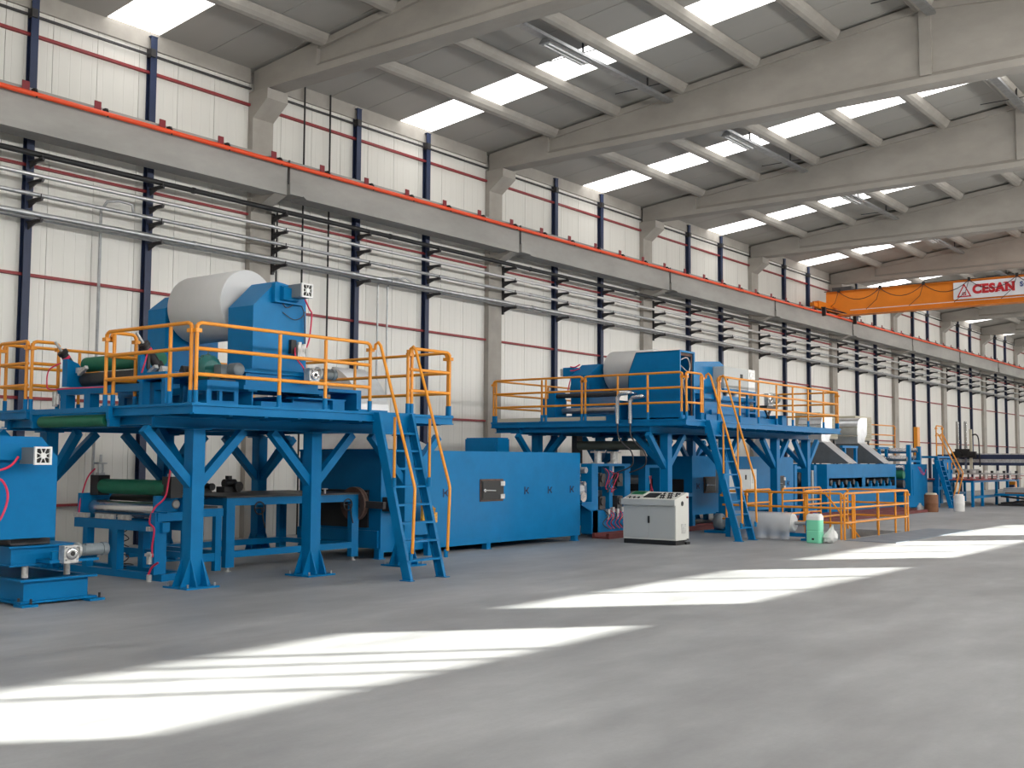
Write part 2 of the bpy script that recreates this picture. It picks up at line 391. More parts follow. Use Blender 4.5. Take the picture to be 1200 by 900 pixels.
cl = m.build('insulator_plate', MAROON); cl.parent = rw; cl.location = Vector((-19.05, 10.17, 8.42))-Vector(rw.location)
m = MB(); m.tube([(-.10, 0, .10), (.03, 0, .11), (.09, 0, .06), (.09, 0, -.06)], .018, 6); m.box(-.05, .05, -.03, .03, .07, .12)
hk = m.build('rail_hook', BLACK); hk.parent = rw; hk.location = Vector((-19.07, 10.42, 8.36))-Vector(rw.location)
i = -12
while 10.17+1.4417*i < YMAX-2:
    if i: 
        c = dup(cl, (0, 1.4417*i, 0), rw); c = dup(hk, (0, 1.4417*i, 0), rw)
    i += 1
for k in range(0, 10): MB().box(-19.1, -19.085, BAY0+BAY*k+.33, BAY0+BAY*k+.37, 7.95, 8.5).build('joint_gap', DARK, rw)

# ---- pipes on the wall brackets
def pipe(z, x, r, mt, label, y1=YMAX-1, extra=None):
    m = MB(); m.cyl((x, YMIN+1, z), (x, y1, z), r, 10); o = m.build('wall_pipe', mt, org=(x, 0, z)); tag(o, label, 'pipe')
    for y in range(-4, 90, 6):
        c = MB().cyl((x, y+.3, z), (x, y+.36, z), r*1.25, 10).build('pipe_coupling', mt, o)
pipe(7.45, -19.62, .055, BLACK, 'black pipe on the topmost brackets of the left wall')
pipe(7.03, -19.55, .040, SATIN, 'bright thin steel pipe on second wall brackets, under the black pipe')
pipe(6.68, -19.62, .040, STEEL, 'dull steel pipe on third row of wall brackets')
pipe(6.29, -19.55, .055, STEEL, 'thick steel pipe on the lowest row of wall brackets')
pipe(6.25, -19.75, .030, STEEL, 'thin grey pipe behind the thick pipe on the lowest brackets')
def tubething(name, label, cat, pts, r, mt, group=None, n=8):
    o = MB().tube(pts, r, n).build(name, mt, org=pts[-1]); return tag(o, label, cat, group)
tubething('downpipe', 'thin pale downpipe on wall left of the big paper roll', 'pipe', [(-19.62, 12.9, 6.7), (-19.66, 12.9, 6.88), (-19.72, 12.65, 6.92), (-19.8, 12.42, 6.88), (-19.95, 12.38, 6.7), (-19.95, 12.38, 0)], .03, STEEL)
tubething('downpipe', 'thin pale downpipe on wall seen over the first ladder, left one of a pair', 'pipe', [(-19.55, 20.9, 6.3), (-19.6, 20.6, 6.42), (-19.9, 20.3, 6.4), (-19.95, 20.25, 6.2), (-19.95, 20.25, 0)], .025, STEEL)
tubething('downpipe', 'thin pale downpipe on wall seen over the first ladder, right one of a pair', 'pipe', [(-19.55, 21.3, 6.3), (-19.6, 20.9, 6.45), (-19.9, 20.65, 6.4), (-19.95, 20.6, 6.2), (-19.95, 20.6, 0)], .025, STEEL)
for y, zt, zb, t in ((17.73, 10.9, 0, 'left one of the two above the wall pipes'), (18.56, 10.95, 0, 'right one of the two above the wall pipes'), (16.95, 7.5, 3.2, 'short one beside the first wall column')):
    tubething('conduit', 'thin black vertical conduit on left wall, '+t, 'conduit', [(-20.0, y, zt), (-20.0, y, zb)], .022, BLACK)

# ---- cable trays with lamps under the roof
for k, xr in [(k, -13.95) for k in range(0, 8)]+[(k, -7.35) for k in range(0, 8)]:
    y0 = BAY0+BAY*k+.55; y1 = y0+BAY-.65; z = ztop(xr)-.38; near = xr > -10
    t = thing('cable_tray', 'galvanised cable tray under the purlins %s, %s bay from camera' % ('near the roof ridge' if near else 'above the machine line', ORDN[k]), 'cable tray', (xr, (y0+y1)/2, z), 'cable trays under the roof')
    MB().box(xr-.1, xr+.1, y0, y1, z, z+.012).box(xr-.1, xr-.09, y0, y1, z, z+.07).box(xr+.09, xr+.1, y0, y1, z, z+.07).build('tray', STEEL, t)
    for a in (.12, .5, .86):
        m = MB(); m.cyl((xr-.95, y0+a*(y1-y0), z+.12), (xr+.35, y0+a*(y1-y0), z+.12), .012, 6); m.box(xr-.02, xr+.02, y0+a*(y1-y0)-.01, y0+a*(y1-y0)+.01, z, z+.4); m.build('hanger', DARK, t)
    ya = y0+2.5
    l = thing('strip_lamp', 'unlit twin tube strip lamp under cable tray %s, %s bay from camera' % ('near the roof ridge' if near else 'above the machine line', ORDN[k]), 'lamp', (xr-.02, ya+.8, z-.12), 'strip lamps under the roof')
    MB().prism([(xr-.16, z-.11), (xr-.08, z-.01), (xr+.08, z-.01), (xr+.16, z-.11)], 1, ya, ya+1.65).build('housing', STEEL, l)
    for dx in (-.06, .06): MB().cyl((xr+dx, ya+.06, z-.12), (xr+dx, ya+1.59, z-.12), .022, 8).build('lamp_tube', LAMPG, l)

# ---- overhead travelling crane
CY = 49.0
cr = thing('overhead_crane', 'orange overhead travelling crane bridge with white name board', 'crane', (-19.2, CY, 8.56))
m = MB(); m.prism([(-19.55, 9.48), (-19.55, 9.0), (-18.45, 8.43), (4.0, 8.43), (4.0, 9.52), (-19.55, 9.52)], 1, CY, CY+.5)
m.box(-19.0, 4.0, CY-.06, CY+.56, 8.43, 8.47); m.box(-19.5, 4.0, CY-.06, CY+.56, 9.5, 9.54); m.build('bridge_girder', CRANE_O, cr)
MB().box(-18.4, 4.0, CY-.075, CY-.06, 8.62, 8.645).build('girder_seam', SIGNW, cr)
MB().box(-19.55, -19.25, CY-1.6, CY+2.2, 8.62, 8.95).box(-19.5, -19.3, CY-2.0, CY-1.6, 8.68, 8.85).build('end_carriage', CRANE_O, cr)
m = MB()
for yy in (CY-1.2, CY+1.8): m.cyl((-19.5, yy, 8.66), (-19.3, yy, 8.66), .11, 14)
m.build('carriage_wheel', DARK, cr)
MB().beam((-19.0, CY-1.9, 8.60), (-18.8, CY+2.3, 8.60), .05, .05).box(-18.95, -18.8, CY-2, CY-1.9, 8.2, 8.6).box(-18.9, -18.75, CY+1.6, CY+1.7, 8.2, 8.6).build('current_collector', BLACK, cr)
sb = MB().box(-13.86, -9.2, CY-.11, CY-.075, 8.72, 9.44).build('name_board', SIGNW, cr)
def text_mesh(s, h, bold):
    c = bpy.data.curves.new('t', 'FONT'); c.body = s; c.size = h/.72; c.extrude = .006; c.offset = bold; c.space_character = 1.12
    o = bpy.data.objects.new('t', c); COL.objects.link(o); dg = bpy.context.evaluated_depsgraph_get()
    me = bpy.data.meshes.new_from_object(o.evaluated_get(dg)); bpy.data.objects.remove(o); return me
def text(s, name, x, y, z, h, mt, parent, width=None, bold=.018):
    me = text_mesh(s, h, bold); me.materials.clear(); me.materials.append(mt)
    xs = [v.co.x for v in me.vertices]; k = (width/(max(xs)-min(xs))) if width else 1
    for v in me.vertices: v.co = Vector(((v.co.x-min(xs))*k, -v.co.z, v.co.y))
    o = bpy.data.objects.new(name, me); COL.objects.link(o); o.parent = parent; o.location = Vector((x, y, z))-Vector(ORG[parent.name]); return o
XT = -13.08
text('CESAN', 'lettering', XT, CY-.118, 8.93, .36, SIGNR, sb, 1.68, .03)
m = MB()   # slab serifs on the letters
for x, a, z in ((.40, .12, 8.93), (.40, .12, 9.26), (1.02, .16, 8.93), (1.26, .16, 8.93), (1.43, .14, 8.93), (1.36, .2, 9.26), (1.6, .12, 9.26)): m.box(XT+x-a*.6, XT+x+a*.5, CY-.124, CY-.112, z, z+.035)
m.build('letter_serif', SIGNR, sb)
text('Se', 'lettering', -11.20, CY-.118, 9.06, .2, SIGNB, sb, .26, .012)
def tri(cx, z0, w_, h_, y0, y1, m):
    m.prism([(cx-w_/2, z0), (cx+w_/2, z0), (cx, z0+h_)], 1, y0, y1)
m = MB(); tri(-13.42, 8.80, .60, .58, CY-.12, CY-.11, m); m.build('emblem', SIGNR, sb)
m = MB(); tri(-13.42, 8.85, .43, .42, CY-.124, CY-.12, m); m.build('emblem_field', SIGNW, sb)
text('C', 'emblem_letter', -13.50, CY-.13, 8.88, .13, SIGNR, sb, .08, .008); text('S', 'emblem_letter', -13.41, CY-.13, 8.88, .13, SIGNR, sb, .08, .008)
m = MB(); xx = -18.9; pts = []
while xx < -6:
    for j in range(9):
        t = j/8; pts.append((xx+t*1.9, CY-.18, 9.50-.42*4*t*(1-t)))
    xx += 1.9
m.tube(pts, .016, 6); m.build('festoon_cable', BLACK, cr)
for xx in [-18.9+1.9*i for i in range(8)]:
    m = MB(); m.tube([(xx, CY-.18, 9.5), (xx-.15, CY-.2, 9.0), (xx-.62, CY-.2, 8.6)], .013, 6); m.box(xx-.05, xx+.05, CY-.2, CY-.1, 9.48, 9.62); m.build('cable_loop', BLACK, cr)
MB().box(-19.6, 4, CY-.1, CY-.08, 9.54, 9.57).build('top_track', DARK, cr)
MB().box(-19.3, -18.4, CY+.1, CY+.4, 9.55, 9.75).build('drive_box', DARK, cr)

# ================================================================== PLATFORMS
def guard_rail(parent, pts, z, posts, H=1.05, foot=True, r=.026):
    """pts: polyline of (x,y); posts: list of (x,y). Rails as the part, posts and blue sockets as its sub-parts"""
    m = MB()
    for k, h in enumerate((H, H*.68, H*.36)):
        P = [(x, y, z+h) for x, y in pts]
        if k == 0:
            a = Vector(P[0]); b = Vector(P[-1]); d0 = (Vector(P[1])-a).normalized(); d1 = (Vector(P[-2])-b).normalized()
            P = [a-Vector((0, 0, .07)), a-Vector((0, 0, .02))+d0*.02, a+d0*.07]+[Vector(p) for p in P[1:-1]]+[b+d1*.07, b-Vector((0, 0, .02))+d1*.02, b-Vector((0, 0, .07))]
        m.tube(P, r, 8)
    g = m.build('guard_rail', ORANGE, parent)
    for x, y in posts:
        MB().cyl((x, y, z+(.16 if foot else 0)), (x, y, z+H-.03), r, 8).build('rail_post', ORANGE, g)
        if foot: MB().cyl((x, y, z), (x, y, z+.17), r*1.3, 8).box(x-.045, x+.045, y-.045, y+.045, z, z+.015).build('post_socket', BLUE, g)
    for x, y in (pts[0], pts[-1]): MB().box(x-.045, x+.045, y-.045, y+.045, z+H-.13, z+H-.08).build('rail_clamp', ORANGE, g)
    return g
def column(parent, x, y, h, braces):
    c = MB().box(x-.1, x+.1, y-.1, y+.1, .02, h).build('column', BLUE, parent)
    MB().box(x-.27, x+.27, y-.27, y+.27, 0, .025).build('base_plate', BLUE, c)
    m = MB()
    for s in (-1, 1):
        for e in (-.09, .09):
            m.prism([(x+s*.1, .02), (x+s*.25, .02), (x+s*.1, .4)], 1, y+e-.008, y+e+.008)
            m.prism([(y+s*.1, .02), (y+s*.25, .02), (y+s*.1, .4)], 0, x+e-.008, x+e+.008)
    m.build('gusset', BLUE, c)
    for s in (-1, 1):
        for t in (-1, 1): MB().cyl((x+s*.22, y+t*.22, .02), (x+s*.22, y+t*.22, .07), .014, 6).build('anchor_bolt', STEEL, c)
    MB().box(x-.16, x+.16, y-.16, y+.16, h-.02, h).build('head_plate', BLUE, c)
    for dx, dy in braces:
        MB().beam((x+dx*.06, y+dy*.06, h-.78), (x+dx*.82, y+dy*.82, h-.02), .12, .12).build('brace', BLUE, c)
    return c
def platform(name, label, loc, z, rects, cols_f, cols_r, xf, xr, ybeam, fx):
    p = thing(name, label, 'platform', loc)
    for (x0, x1, y0, y1) in rects:
        MB().box(x0, x1, y0, y1, z-.02, z).build('deck_plate', BLUE, p)
        m = MB()
        m.box(x0, x1, y0, y0+.012, z-.135, z-.02); m.box(x0-.0, x1, y0-.03, y0+.012, z-.028, z+.004); m.box(x0, x1, y0-.03, y0, z-.135, z-.122)
        m.box(x1-.012, x1, y0, y1, z-.135, z-.02); m.box(x1-.012, x1+.03, y0-.03, y1, z-.028, z+.004); m.box(x1, x1+.03, y0, y1, z-.135, z-.122)
        m.box(x0, x1, y1-.012, y1, z-.135, z-.02); m.box(x0, x0+.012, y0, y1, z-.135, z-.02)
        m.build('edge_channel', BLUE, p)
    zb = z-.135
    for x in (xf, xr): MB().ibeam(1, ybeam[0], ybeam[1], x, zb-.16, zb, .14).build('main_beam', BLUE, p)
    ys = sorted(set([c for c in cols_f]+[ybeam[0]+.1, ybeam[1]-.1]))
    for y in ys: MB().ibeam(0, fx[0], xf, y, zb-.12, zb, .12, .014).build('cross_beam', BLUE, p)
    yy = ybeam[0]+.6
    while yy < ybeam[1]: MB().box(fx[0], fx[1], yy-.03, yy+.03, zb-.02, zb+.11).build('joist', BLUE, p); yy += .6
    for y in cols_f: column(p, xf, y, zb-.16, [(0, 1), (0, -1), (-1, 0)])
    for y in cols_r: column(p, xr, y, zb-.16, [(0, 1), (0, -1), (1, 0)])
    return p
Z1 = 2.48
p1 = platform('steel_platform', 'near blue steel platform with yellow guard rails under the big paper roll', (-14, 11, 0), Z1,
    [(-14.0, -11.95, 8.80, 13.90), (-16.95, -14.0, 10.1, 13.90), (-16.95, -16.0, 8.80, 10.1)], [9.55, 11.72, 13.80], [9.55, 11.72, 13.80], -12.9, -16.65, (8.85, 13.88), (-16.9, -12.0))
yg = 1
guard_rail(p1, [(-11.98, 8.86), (-11.98, 12.02)], Z1, [(-11.98, 8.86), (-11.98, 10.25), (-11.98, 11.11), (-11.98, 12.02)])
guard_rail(p1, [(-13.98, 8.83), (-12.05, 8.83)], Z1, [(-13.98, 8.83), (-12.5, 8.83), (-12.05, 8.83)])
guard_rail(p1, [(-13.98, 8.90), (-13.98, 9.30)], Z1, [(-13.9, 8.90), (-13.98, 9.30)])
guard_rail(p1, [(-16.92, 8.83), (-16.06, 8.83)], Z1, [(-16.92, 8.83), (-16.1, 8.83)])
guard_rail(p1, [(-16.02, 8.87), (-16.02, 9.30)], Z1, [(-16.02, 8.87), (-16.02, 9.30)])
guard_rail(p1, [(-16.93, 8.9), (-16.93, 13.85)], Z1, [(-16.93, 8.95), (-16.93, 10.2), (-16.93, 11.5), (-16.93, 12.7), (-16.93, 13.85)])
guard_rail(p1, [(-11.98, 12.90), (-11.98, 13.86)], Z1, [(-11.98, 12.86), (-11.98, 12.95), (-11.98, 13.86)])
guard_rail(p1, [(-12.05, 13.87), (-16.85, 13.87)], Z1, [(-12.02, 13.87), (-14.2, 13.87), (-15.5, 13.87)])
Z2 = 2.70
p2 = platform('steel_platform', 'far blue steel platform with yellow guard rails behind the grey control desk', (-14, 26, 0), Z2,
    [(-17.45, -11.95, 21.82, 30.85)], [22.6, 25.5, 28.55, 30.65], [22.6, 25.5, 28.55, 30.65], -12.9, -16.6, (21.86, 30.83), (-17.4, -12.0))
guard_rail(p2, [(-17.42, 21.86), (-14.72, 21.86)], Z2, [(-17.42, 21.86), (-17.34, 21.86), (-15.92, 21.86), (-15.8, 21.86), (-14.75, 21.86)])
guard_rail(p2, [(-14.68, 21.86), (-12.05, 21.86)], Z2, [(-14.65, 21.86), (-13.75, 21.86), (-12.95, 21.86), (-12.08, 21.86)])
guard_rail(p2, [(-11.98, 21.88), (-11.98, 22.64)], Z2, [(-11.98, 21.9), (-11.98, 22.58), (-11.98, 22.66)])
guard_rail(p2, [(-11.98, 23.46), (-11.98, 30.8)], Z2, [(-11.98, 23.42), (-11.98, 23.5), (-11.98, 24.54), (-11.98, 25.58), (-11.98, 26.64), (-11.98, 27.65), (-11.98, 28.66), (-11.98, 29.73), (-11.98, 30.78)])
guard_rail(p2, [(-12.03, 30.82), (-17.4, 30.82)], Z2, [(-12.05, 30.82), (-14.2, 30.82), (-16, 30.82)])
guard_rail(p2, [(-17.42, 21.9), (-17.42, 30.8)], Z2, [(-17.42, 24.2), (-17.42, 26.4), (-17.42, 28.6)])
# pale kick plate along the near side of the far platform
MB().box(-17.3, -14.1, 21.87, 21.9, Z2, Z2+.10).build('kick_plate', CREAM, p2)

def ladder(y0, y1, z, label, deck_x=-11.95):
    run = (z)*.30
    t = thing('steel_ladder', label, 'ladder', (deck_x+run, (y0+y1)/2, 0), 'blue ladders up to the platforms')
    for y in (y0, y1):
        m = MB(); d = .16
        # channel stringer: web and two flanges
        for o0, o1, ya, yb in ((0, d, y-.006, y+.006), (d-.012, d, y-.0, y+(.05 if y == y0 else -.05)), (0, .012, y, y+(.05 if y == y0 else -.05))):
            ya, yb = min(ya, yb), max(ya, yb)
            m.prism([(deck_x-.03+o0, z), (deck_x-.03+o1, z), (deck_x+run-.08+o1, 0), (deck_x+run-.08+o0, 0)], 1, ya, yb)
        m.build('stringer', BLUE, t)
        f = MB().box(deck_x+run-.1, deck_x+run+.11, y-.05, y+.05, 0, .012).build('foot_plate', BLUE, t)
        x1 = deck_x+.03; xm = deck_x+run*.955
        P = [(deck_x+.03, z+.95), (deck_x+.04, z+1.03), (deck_x+.10, z+1.06), (deck_x+.15, z+1.0), (deck_x+.86, 1.42), (deck_x+.88, 1.34), (deck_x+run+.10, .40)]
        h = MB().tube([(x, y, q) for x, q in P], .024, 8).build('handrail', ORANGE, t)
        MB().cyl((deck_x+.46, y, z-.08), (deck_x+.46, y, 1.48), .022, 8).build('handrail_post', ORANGE, h)
        MB().cyl((deck_x+run+.07, y, .42), (deck_x+run+.07, y, .30), .032, 8).build('post_socket', BLUE, h); MB().cyl((deck_x+.46, y, 1.50), (deck_x+.46, y, 1.36), .032, 8).build('post_socket', BLUE, h)
    n = 8
    for i in range(n):
        q = .30+i*(z-.30)/(n+.1); x = deck_x+run-.05-(q/z)*run
        MB().box(x+.0, x+.15, y0+.006, y1-.006, q-.03, q).build('tread', BLUE, t)
    MB().box(deck_x+.0, deck_x+.04, y0, y1, z-.32, z+.01).build('top_plate', BLUE, t)
    return t
ladder(12.06, 12.84, Z1, 'blue steel ladder with yellow handrails leaning on the near platform')
ladder(22.70, 23.42, Z2, 'blue steel ladder with yellow handrails leaning on the far platform, right of control desk')

# ================================================================== MACHINE HELPERS
def hose(pts, r, mt, label, cat='hose', name='air_hose', group=None):
    """smooth curve through the points"""
    P = [Vector(p) for p in pts]; out = []
    for i in range(len(P)-1):
        a = P[max(i-1, 0)]; b = P[i]; c = P[i+1]; d = P[min(i+2, len(P)-1)]
        for j in range(5):
            t = j/5; out.append(.5*((2*b)+(c-a)*t+(2*a-5*b+4*c-d)*t*t+(-a+3*b-3*c+d)*t**3))
    out.append(P[-1])
    m = MB(); m.tube(out, r, 6)
    if isinstance(label, str):
        o = m.build(name, mt, org=tuple(P[-1])); return tag(o, label, cat, group)
    return m.build(name, mt, label)
def fan_unit(parent, x, y, z, s=.22, depth=.12, ax=0):
    """square cooling fan with guard spokes facing +x, behind it a grey brake box"""
    bx = MB().box(x-depth-.22, x-.03, y-s*.48, y+s*.48, z-s*.46, z+s*.46).build('brake_box', GREYM, parent)
    m = MB(); h = s/2
    m.box(x-.03, x, y-h, y+h, z+h-.022, z+h); m.box(x-.03, x, y-h, y+h, z-h, z-h+.022); m.box(x-.03, x, y-h, y-h+.022, z-h, z+h); m.box(x-.03, x, y+h-.022, y+h, z-h, z+h)
    for a, b in ((-1, -1), (-1, 1), (1, -1), (1, 1)): m.prism([(y+a*h, z+b*h), (y+a*h*.62, z+b*h), (y+a*h, z+b*h*.62)], 0, x-.03, x)
    fr = m.build('fan_frame', WHITE, parent)
    MB().box(x-.035, x-.028, y-h+.01, y+h-.01, z-h+.01, z+h-.01).build('fan_opening', BLACK, fr)
    m = MB(); m.cyl((x-.02, y, z), (x+.006, y, z), s*.17, 14)
    for k in range(8):
        a = math.pi/8+k*math.pi/4; m.beam((x-.005, y, z), (x-.005, y+math.cos(a)*s*.5, z+math.sin(a)*s*.5), .008, .014, (1, 0, 0))
    m.build('fan_guard', WHITE, fr); return fr
def gearmotor(label, x, y, z, s=.17, length=.42, group=None, mdir=(0, 1, 0)):
    t = thing('geared_motor', label, 'motor', (x, y, z-s*.6), group)
    MB().box(x-.12, x, y-s/2, y+s/2, z-s*.6, z+s*.5).build('gearbox', CAST, t)
    m = MB(); m.lathe([(s*.40, 0), (s*.40, .015), (s*.33, .03), (s*.2, .03)], (x, y, z), 0, 16); m.build('bearing_flange', SHINY, t)
    MB().cyl((x+.02, y, z), (x+.034, y, z), s*.15, 12).build('shaft_bore', BLACK, t)
    m = MB()
    for a in (-1, 1):
        for b in (-1, 1): m.cyl((x, y+a*s*.4, z+b*s*.4), (x+.012, y+a*s*.4, z+b*s*.4), .012, 6)
    m.build('cover_screws', SHINY, t)
    m = MB(); y1 = y+s/2
    m.lathe([(s*.5, 0), (s*.5, .03), (s*.33, .05)], (x-.06, y1, z+.03), 1, 16); m.build('motor_flange', CAST, t)
    m = MB(); m.lathe([(s*.36, .05), (s*.38, .08)]+[(s*(.40 if i % 2 else .37), .08+(length-.16)*i/16) for i in range(17)]+[(s*.38, length-.06)], (x-.06, y1, z+.03), 1, 18)
    m.box(x-.1, x-.0, y1+.1, y1+.2, z+s*.3, z+s*.55); m.build('motor_body', GREYM, t)
    m = MB(); m.lathe([(s*.43, length-.08), (s*.43, length-.01), (s*.3, length)], (x-.06, y1, z+.03), 1, 18); m.build('fan_cowl', GREYM, t)
    return t
def roll_lathe(name, mt, x0, x1, y, z, r, parent=None, n=28, org=None):
    m = MB(); m.lathe([(r*.985, 0), (r, .012), (r, x1-x0-.012), (r*.985, x1-x0)], (x0, y, z), 0, n)
    return m.build(name, mt, parent, org=org)

# ================================================================== UNWINDER ON THE NEAR PLATFORM
u = thing('unwind_stand', 'blue unwind stand with two side housings holding the big paper roll on near platform', 'machine', (-14, 10.9, Z1))
m = MB()
for y in (10.25, 11.6): m.ibeam(0, -15.6, -12.55, y, Z1, Z1+.26, .16)
m.box(-12.56, -12.42, 9.95+.35, 11.85, Z1+.02, Z1+.10); m.build('base_frame', BLUE, u)
for x0, x1 in ((-15.5, -14.7), (-13.5, -12.62)):
    m = MB(); m.box(x0, x1, 10.15, 11.7, Z1+.27, Z1+.33); m.box(x0+.05, x1-.05, 10.22, 11.6, Z1+.33, Z1+.52); m.box(x0, x1, 10.15, 11.7, Z1+.52, Z1+.58)
    m.build('slide_carriage', BLUE, u)
m = MB()
for x0, x1 in ((-13.35, -12.78), ): m.prism([(10.42, 3.06), (11.45, 3.06), (11.42, 4.34), (10.84, 4.40), (10.42, 4.0)], 0, x0, x1)
hr = m.build('side_housing', BLUE, u)
m = MB().prism([(10.42, 3.06), (11.45, 3.06), (11.42, 4.34), (10.72, 4.36), (10.42, 4.12)], 0, -15.36, -14.9)
hl = m.build('side_housing', BLUE, u)
MB().prism([(-12.78, 4.36), (-12.62, 4.30), (-12.62, 4.12), (-12.78, 4.1)], 1, 10.85, 11.15).box(-12.78, -12.70, 10.75, 11.3, 4.08, 4.36).build('bearing_box', BLUE, hr)
m = MB(); m.lathe([(.13, 0), (.16, .03), (.16, .1), (.09, .14)], (-13.49, 10.9, 4.1), 0, 20); m.build('chuck', RUST, hr)
m = MB(); m.lathe([(.09, 0), (.16, .04), (.16, .12)], (-14.9, 10.9, 4.1), 0, 20); m.build('chuck', RUST, hl)
fan_unit(u, -12.38, 11.1, 4.26, .21)
m = MB(); m.box(-12.76, -12.68, 11.20, 11.36, 3.30, 3.48); m.cyl((-12.70, 11.24, 3.30), (-12.70, 11.24, 3.52), .035, 8); m.cyl((-12.70, 11.33, 3.26), (-12.70, 11.33, 3.5), .035, 8); m.build('air_filter', CAST, u)
MB().box(-12.78, -12.72, 11.10, 11.2, 3.34, 3.55).build('valve', BLACK, u)
hose([(-12.55, 11.2, 4.15), (-12.6, 11.34, 4.02), (-12.65, 11.43, 3.95), (-12.68, 11.42, 3.6), (-12.70, 11.38, 3.45)], .012, PINK, u)
hose([(-12.75, 11.2, 3.5), (-12.68, 11.15, 3.3), (-12.6, 11.22, 3.15), (-12.7, 11.35, 3.08)], .012, PINK, u)
hose([(-12.76, 10.9, 4.15), (-12.73, 11.0, 4.02), (-12.74, 11.2, 4.1), (-12.74, 11.35, 4.0), (-12.74, 11.38, 3.5)], .008, WIRE, u, name='cable')
hose([(-12.76, 10.95, 3.95), (-12.75, 11.15, 3.86), (-12.74, 11.3, 3.9), (-12.74, 11.38, 4.0)], .007, WIRE, u, name='cable')
pr = thing('paper_roll', 'large white paper roll clamped between blue housings on near platform', 'paper roll', (-14.2, 10.9, 3.6))
m = MB(); R = .53
m.lathe([(R-.01, 0), (R, .015), (R, 1.29), (R-.012, 1.31)], (-14.80, 10.9, 4.12), 0, 56); m.build('paper', PAPER, pr)
MB().lathe([(.085, 0), (.085, .03)], (-13.495, 10.9, 4.12), 0, 18).build('core', BROWN, pr)
# green disc brake motor on a blue box stand in front
t = thing('motor_stand', 'blue box stand with a square cut-out under the green motor', 'stand', (-12.65, 9.7, Z1))
m = MB(); z = Z1
m.box(-12.9, -12.5, 9.43, 9.96, z+.33, z+.36)
for a, b in ((9.43, 9.5), (9.89, 9.96)): m.box(-12.52, -12.5, a, b, z, z+.33); m.box(-12.9, -12.88, a, b, z, z+.33)
m.box(-12.52, -12.5, 9.5, 9.89, z, z+.08); m.box(-12.52, -12.5, 9.5, 9.89, z+.22, z+.33)
m.box(-12.9, -12.52, 9.43, 9.45, z+.22, z+.33); m.box(-12.9, -12.52, 9.43, 9.45, z, z+.08); m.box(-12.56, -12.53, 9.66, 9.71, z, z+.33); m.build('box_frame', BLUE, t)
t = thing('green_gear_unit', 'round teal green gear unit with small grey motor on the box stand', 'motor', (-12.75, 9.7, Z1+.36))
m = MB(); c = (-12.98, 9.72, Z1+.53)
m.lathe([(.05, -.02), (.15, 0), (.20, .05), (.215, .10), (.20, .16), (.13, .2)], c, 0, 24)
for k in range(16):
    a = 2*math.pi*k/16; m.cyl((c[0]+.06, c[1]+math.cos(a)*.20, c[2]+math.sin(a)*.20), (c[0]+.14, c[1]+math.cos(a)*.20, c[2]+math.sin(a)*.20), .02, 6)
m.cyl((c[0]+.1, c[1], c[2]+.2), (c[0]+.1, c[1], c[2]+.29), .008, 6); m.build('gear_housing', TEAL, t)
MB().box(-12.8, -12.62, 9.75, 9.9, Z1+.46, Z1+.6).build('coupling_box', GREYM, t)
m = MB(); m.lathe([(.075, 0), (.095, .02)]+[(.098 if i % 2 else .09, .02+.012*i) for i in range(14)]+[(.09, .2), (.04, .21)], (-12.66, 9.94, Z1+.53), 0, 18); m.build('motor_body', GREYM, t)
MB().box(-12.9, -12.55, 9.5, 9.95, Z1+.362, Z1+.385).cyl((-12.7, 9.62, Z1+.38), (-12.7, 9.62, Z1+.46), .03).cyl((-12.7, 9.85, Z1+.38), (-12.7, 9.85, Z1+.48), .03).build('foot', BLACK, t)
gearmotor('silver worm gear motor on the near platform, right of the paper roll housing', -12.42, 11.30, 3.02, .20, .36)
t = thing('pressed_bench', 'low blue steel bench with sloping legs near right end of the near platform', 'bench', (-12.7, 12.1, Z1))
m = MB(); m.box(-13.3, -12.7, 11.85, 12.55, Z1+.33, Z1+.38); m.box(-13.3, -12.7, 12.45, 12.55, Z1+.07, Z1+.33); m.box(-13.3, -12.5, 12.3, 12.95, Z1+.01, Z1+.07); m.prism([(11.5, Z1), (11.85, Z1+.36), (11.95, Z1+.36), (11.62, Z1)], 0, -13.2, -12.85)
m.build('bench_frame', BLUE, t)
t = thing('sliding_base', 'long blue channel base at the platform edge below the silver motor', 'base', (-12.4, 11.3, Z1))
MB().box(-12.62, -12.35, 10.93, 11.88, Z1+.01, Z1+.03).box(-12.62, -12.35, 10.93, 11.88, Z1+.17, Z1+.19).box(-12.52, -12.49, 10.95, 11.86, Z1+.03, Z1+.17).box(-12.5, -12.36, 11.62, 11.86, Z1+.03, Z1+.17).build('channel', BLUE, t)
t = thing('portal_frame', 'small blue portal frame at the platform corner in front of the roller unit', 'frame', (-13.15, 9.15, Z1))
m = MB()
for x in (-13.55, -13.03): m.box(x, x+.08, 9.08, 9.2, Z1, Z1+.38); m.box(x, x+.08, 9.75, 9.87, Z1, Z1+.38)
m.box(-13.55, -12.95, 9.08, 9.2, Z1+.38, Z1+.46); m.box(-13.55, -12.95, 9.75, 9.87, Z1+.38, Z1+.46); m.box(-13.55, -12.95, 9.08, 9.87, Z1+.43, Z1+.47); m.build('frame_tubes', BLUE, t)
for i, (x, y, z, s) in enumerate(((-13.3, 9.3, Z1+.47, 1), (-13.1, 9.5, Z1+.47, 1.2))):
    o = MB().box(x-.05*s, x+.05*s, y-.05, y+.05, z, z+.05*s).cyl((x, y-.05, z+.07), (x, y+.06, z+.07), .035*s).box(x+.05, x+.13, y-.02, y+.02, z, z+.04).build('machine_fitting', CAST if i == 0 else DARK, org=(x, y, z))
    tag(o, ['small shiny fitting on the portal frame', 'dark clamp fitting on the portal frame nearer the green motor'][i], 'fitting')

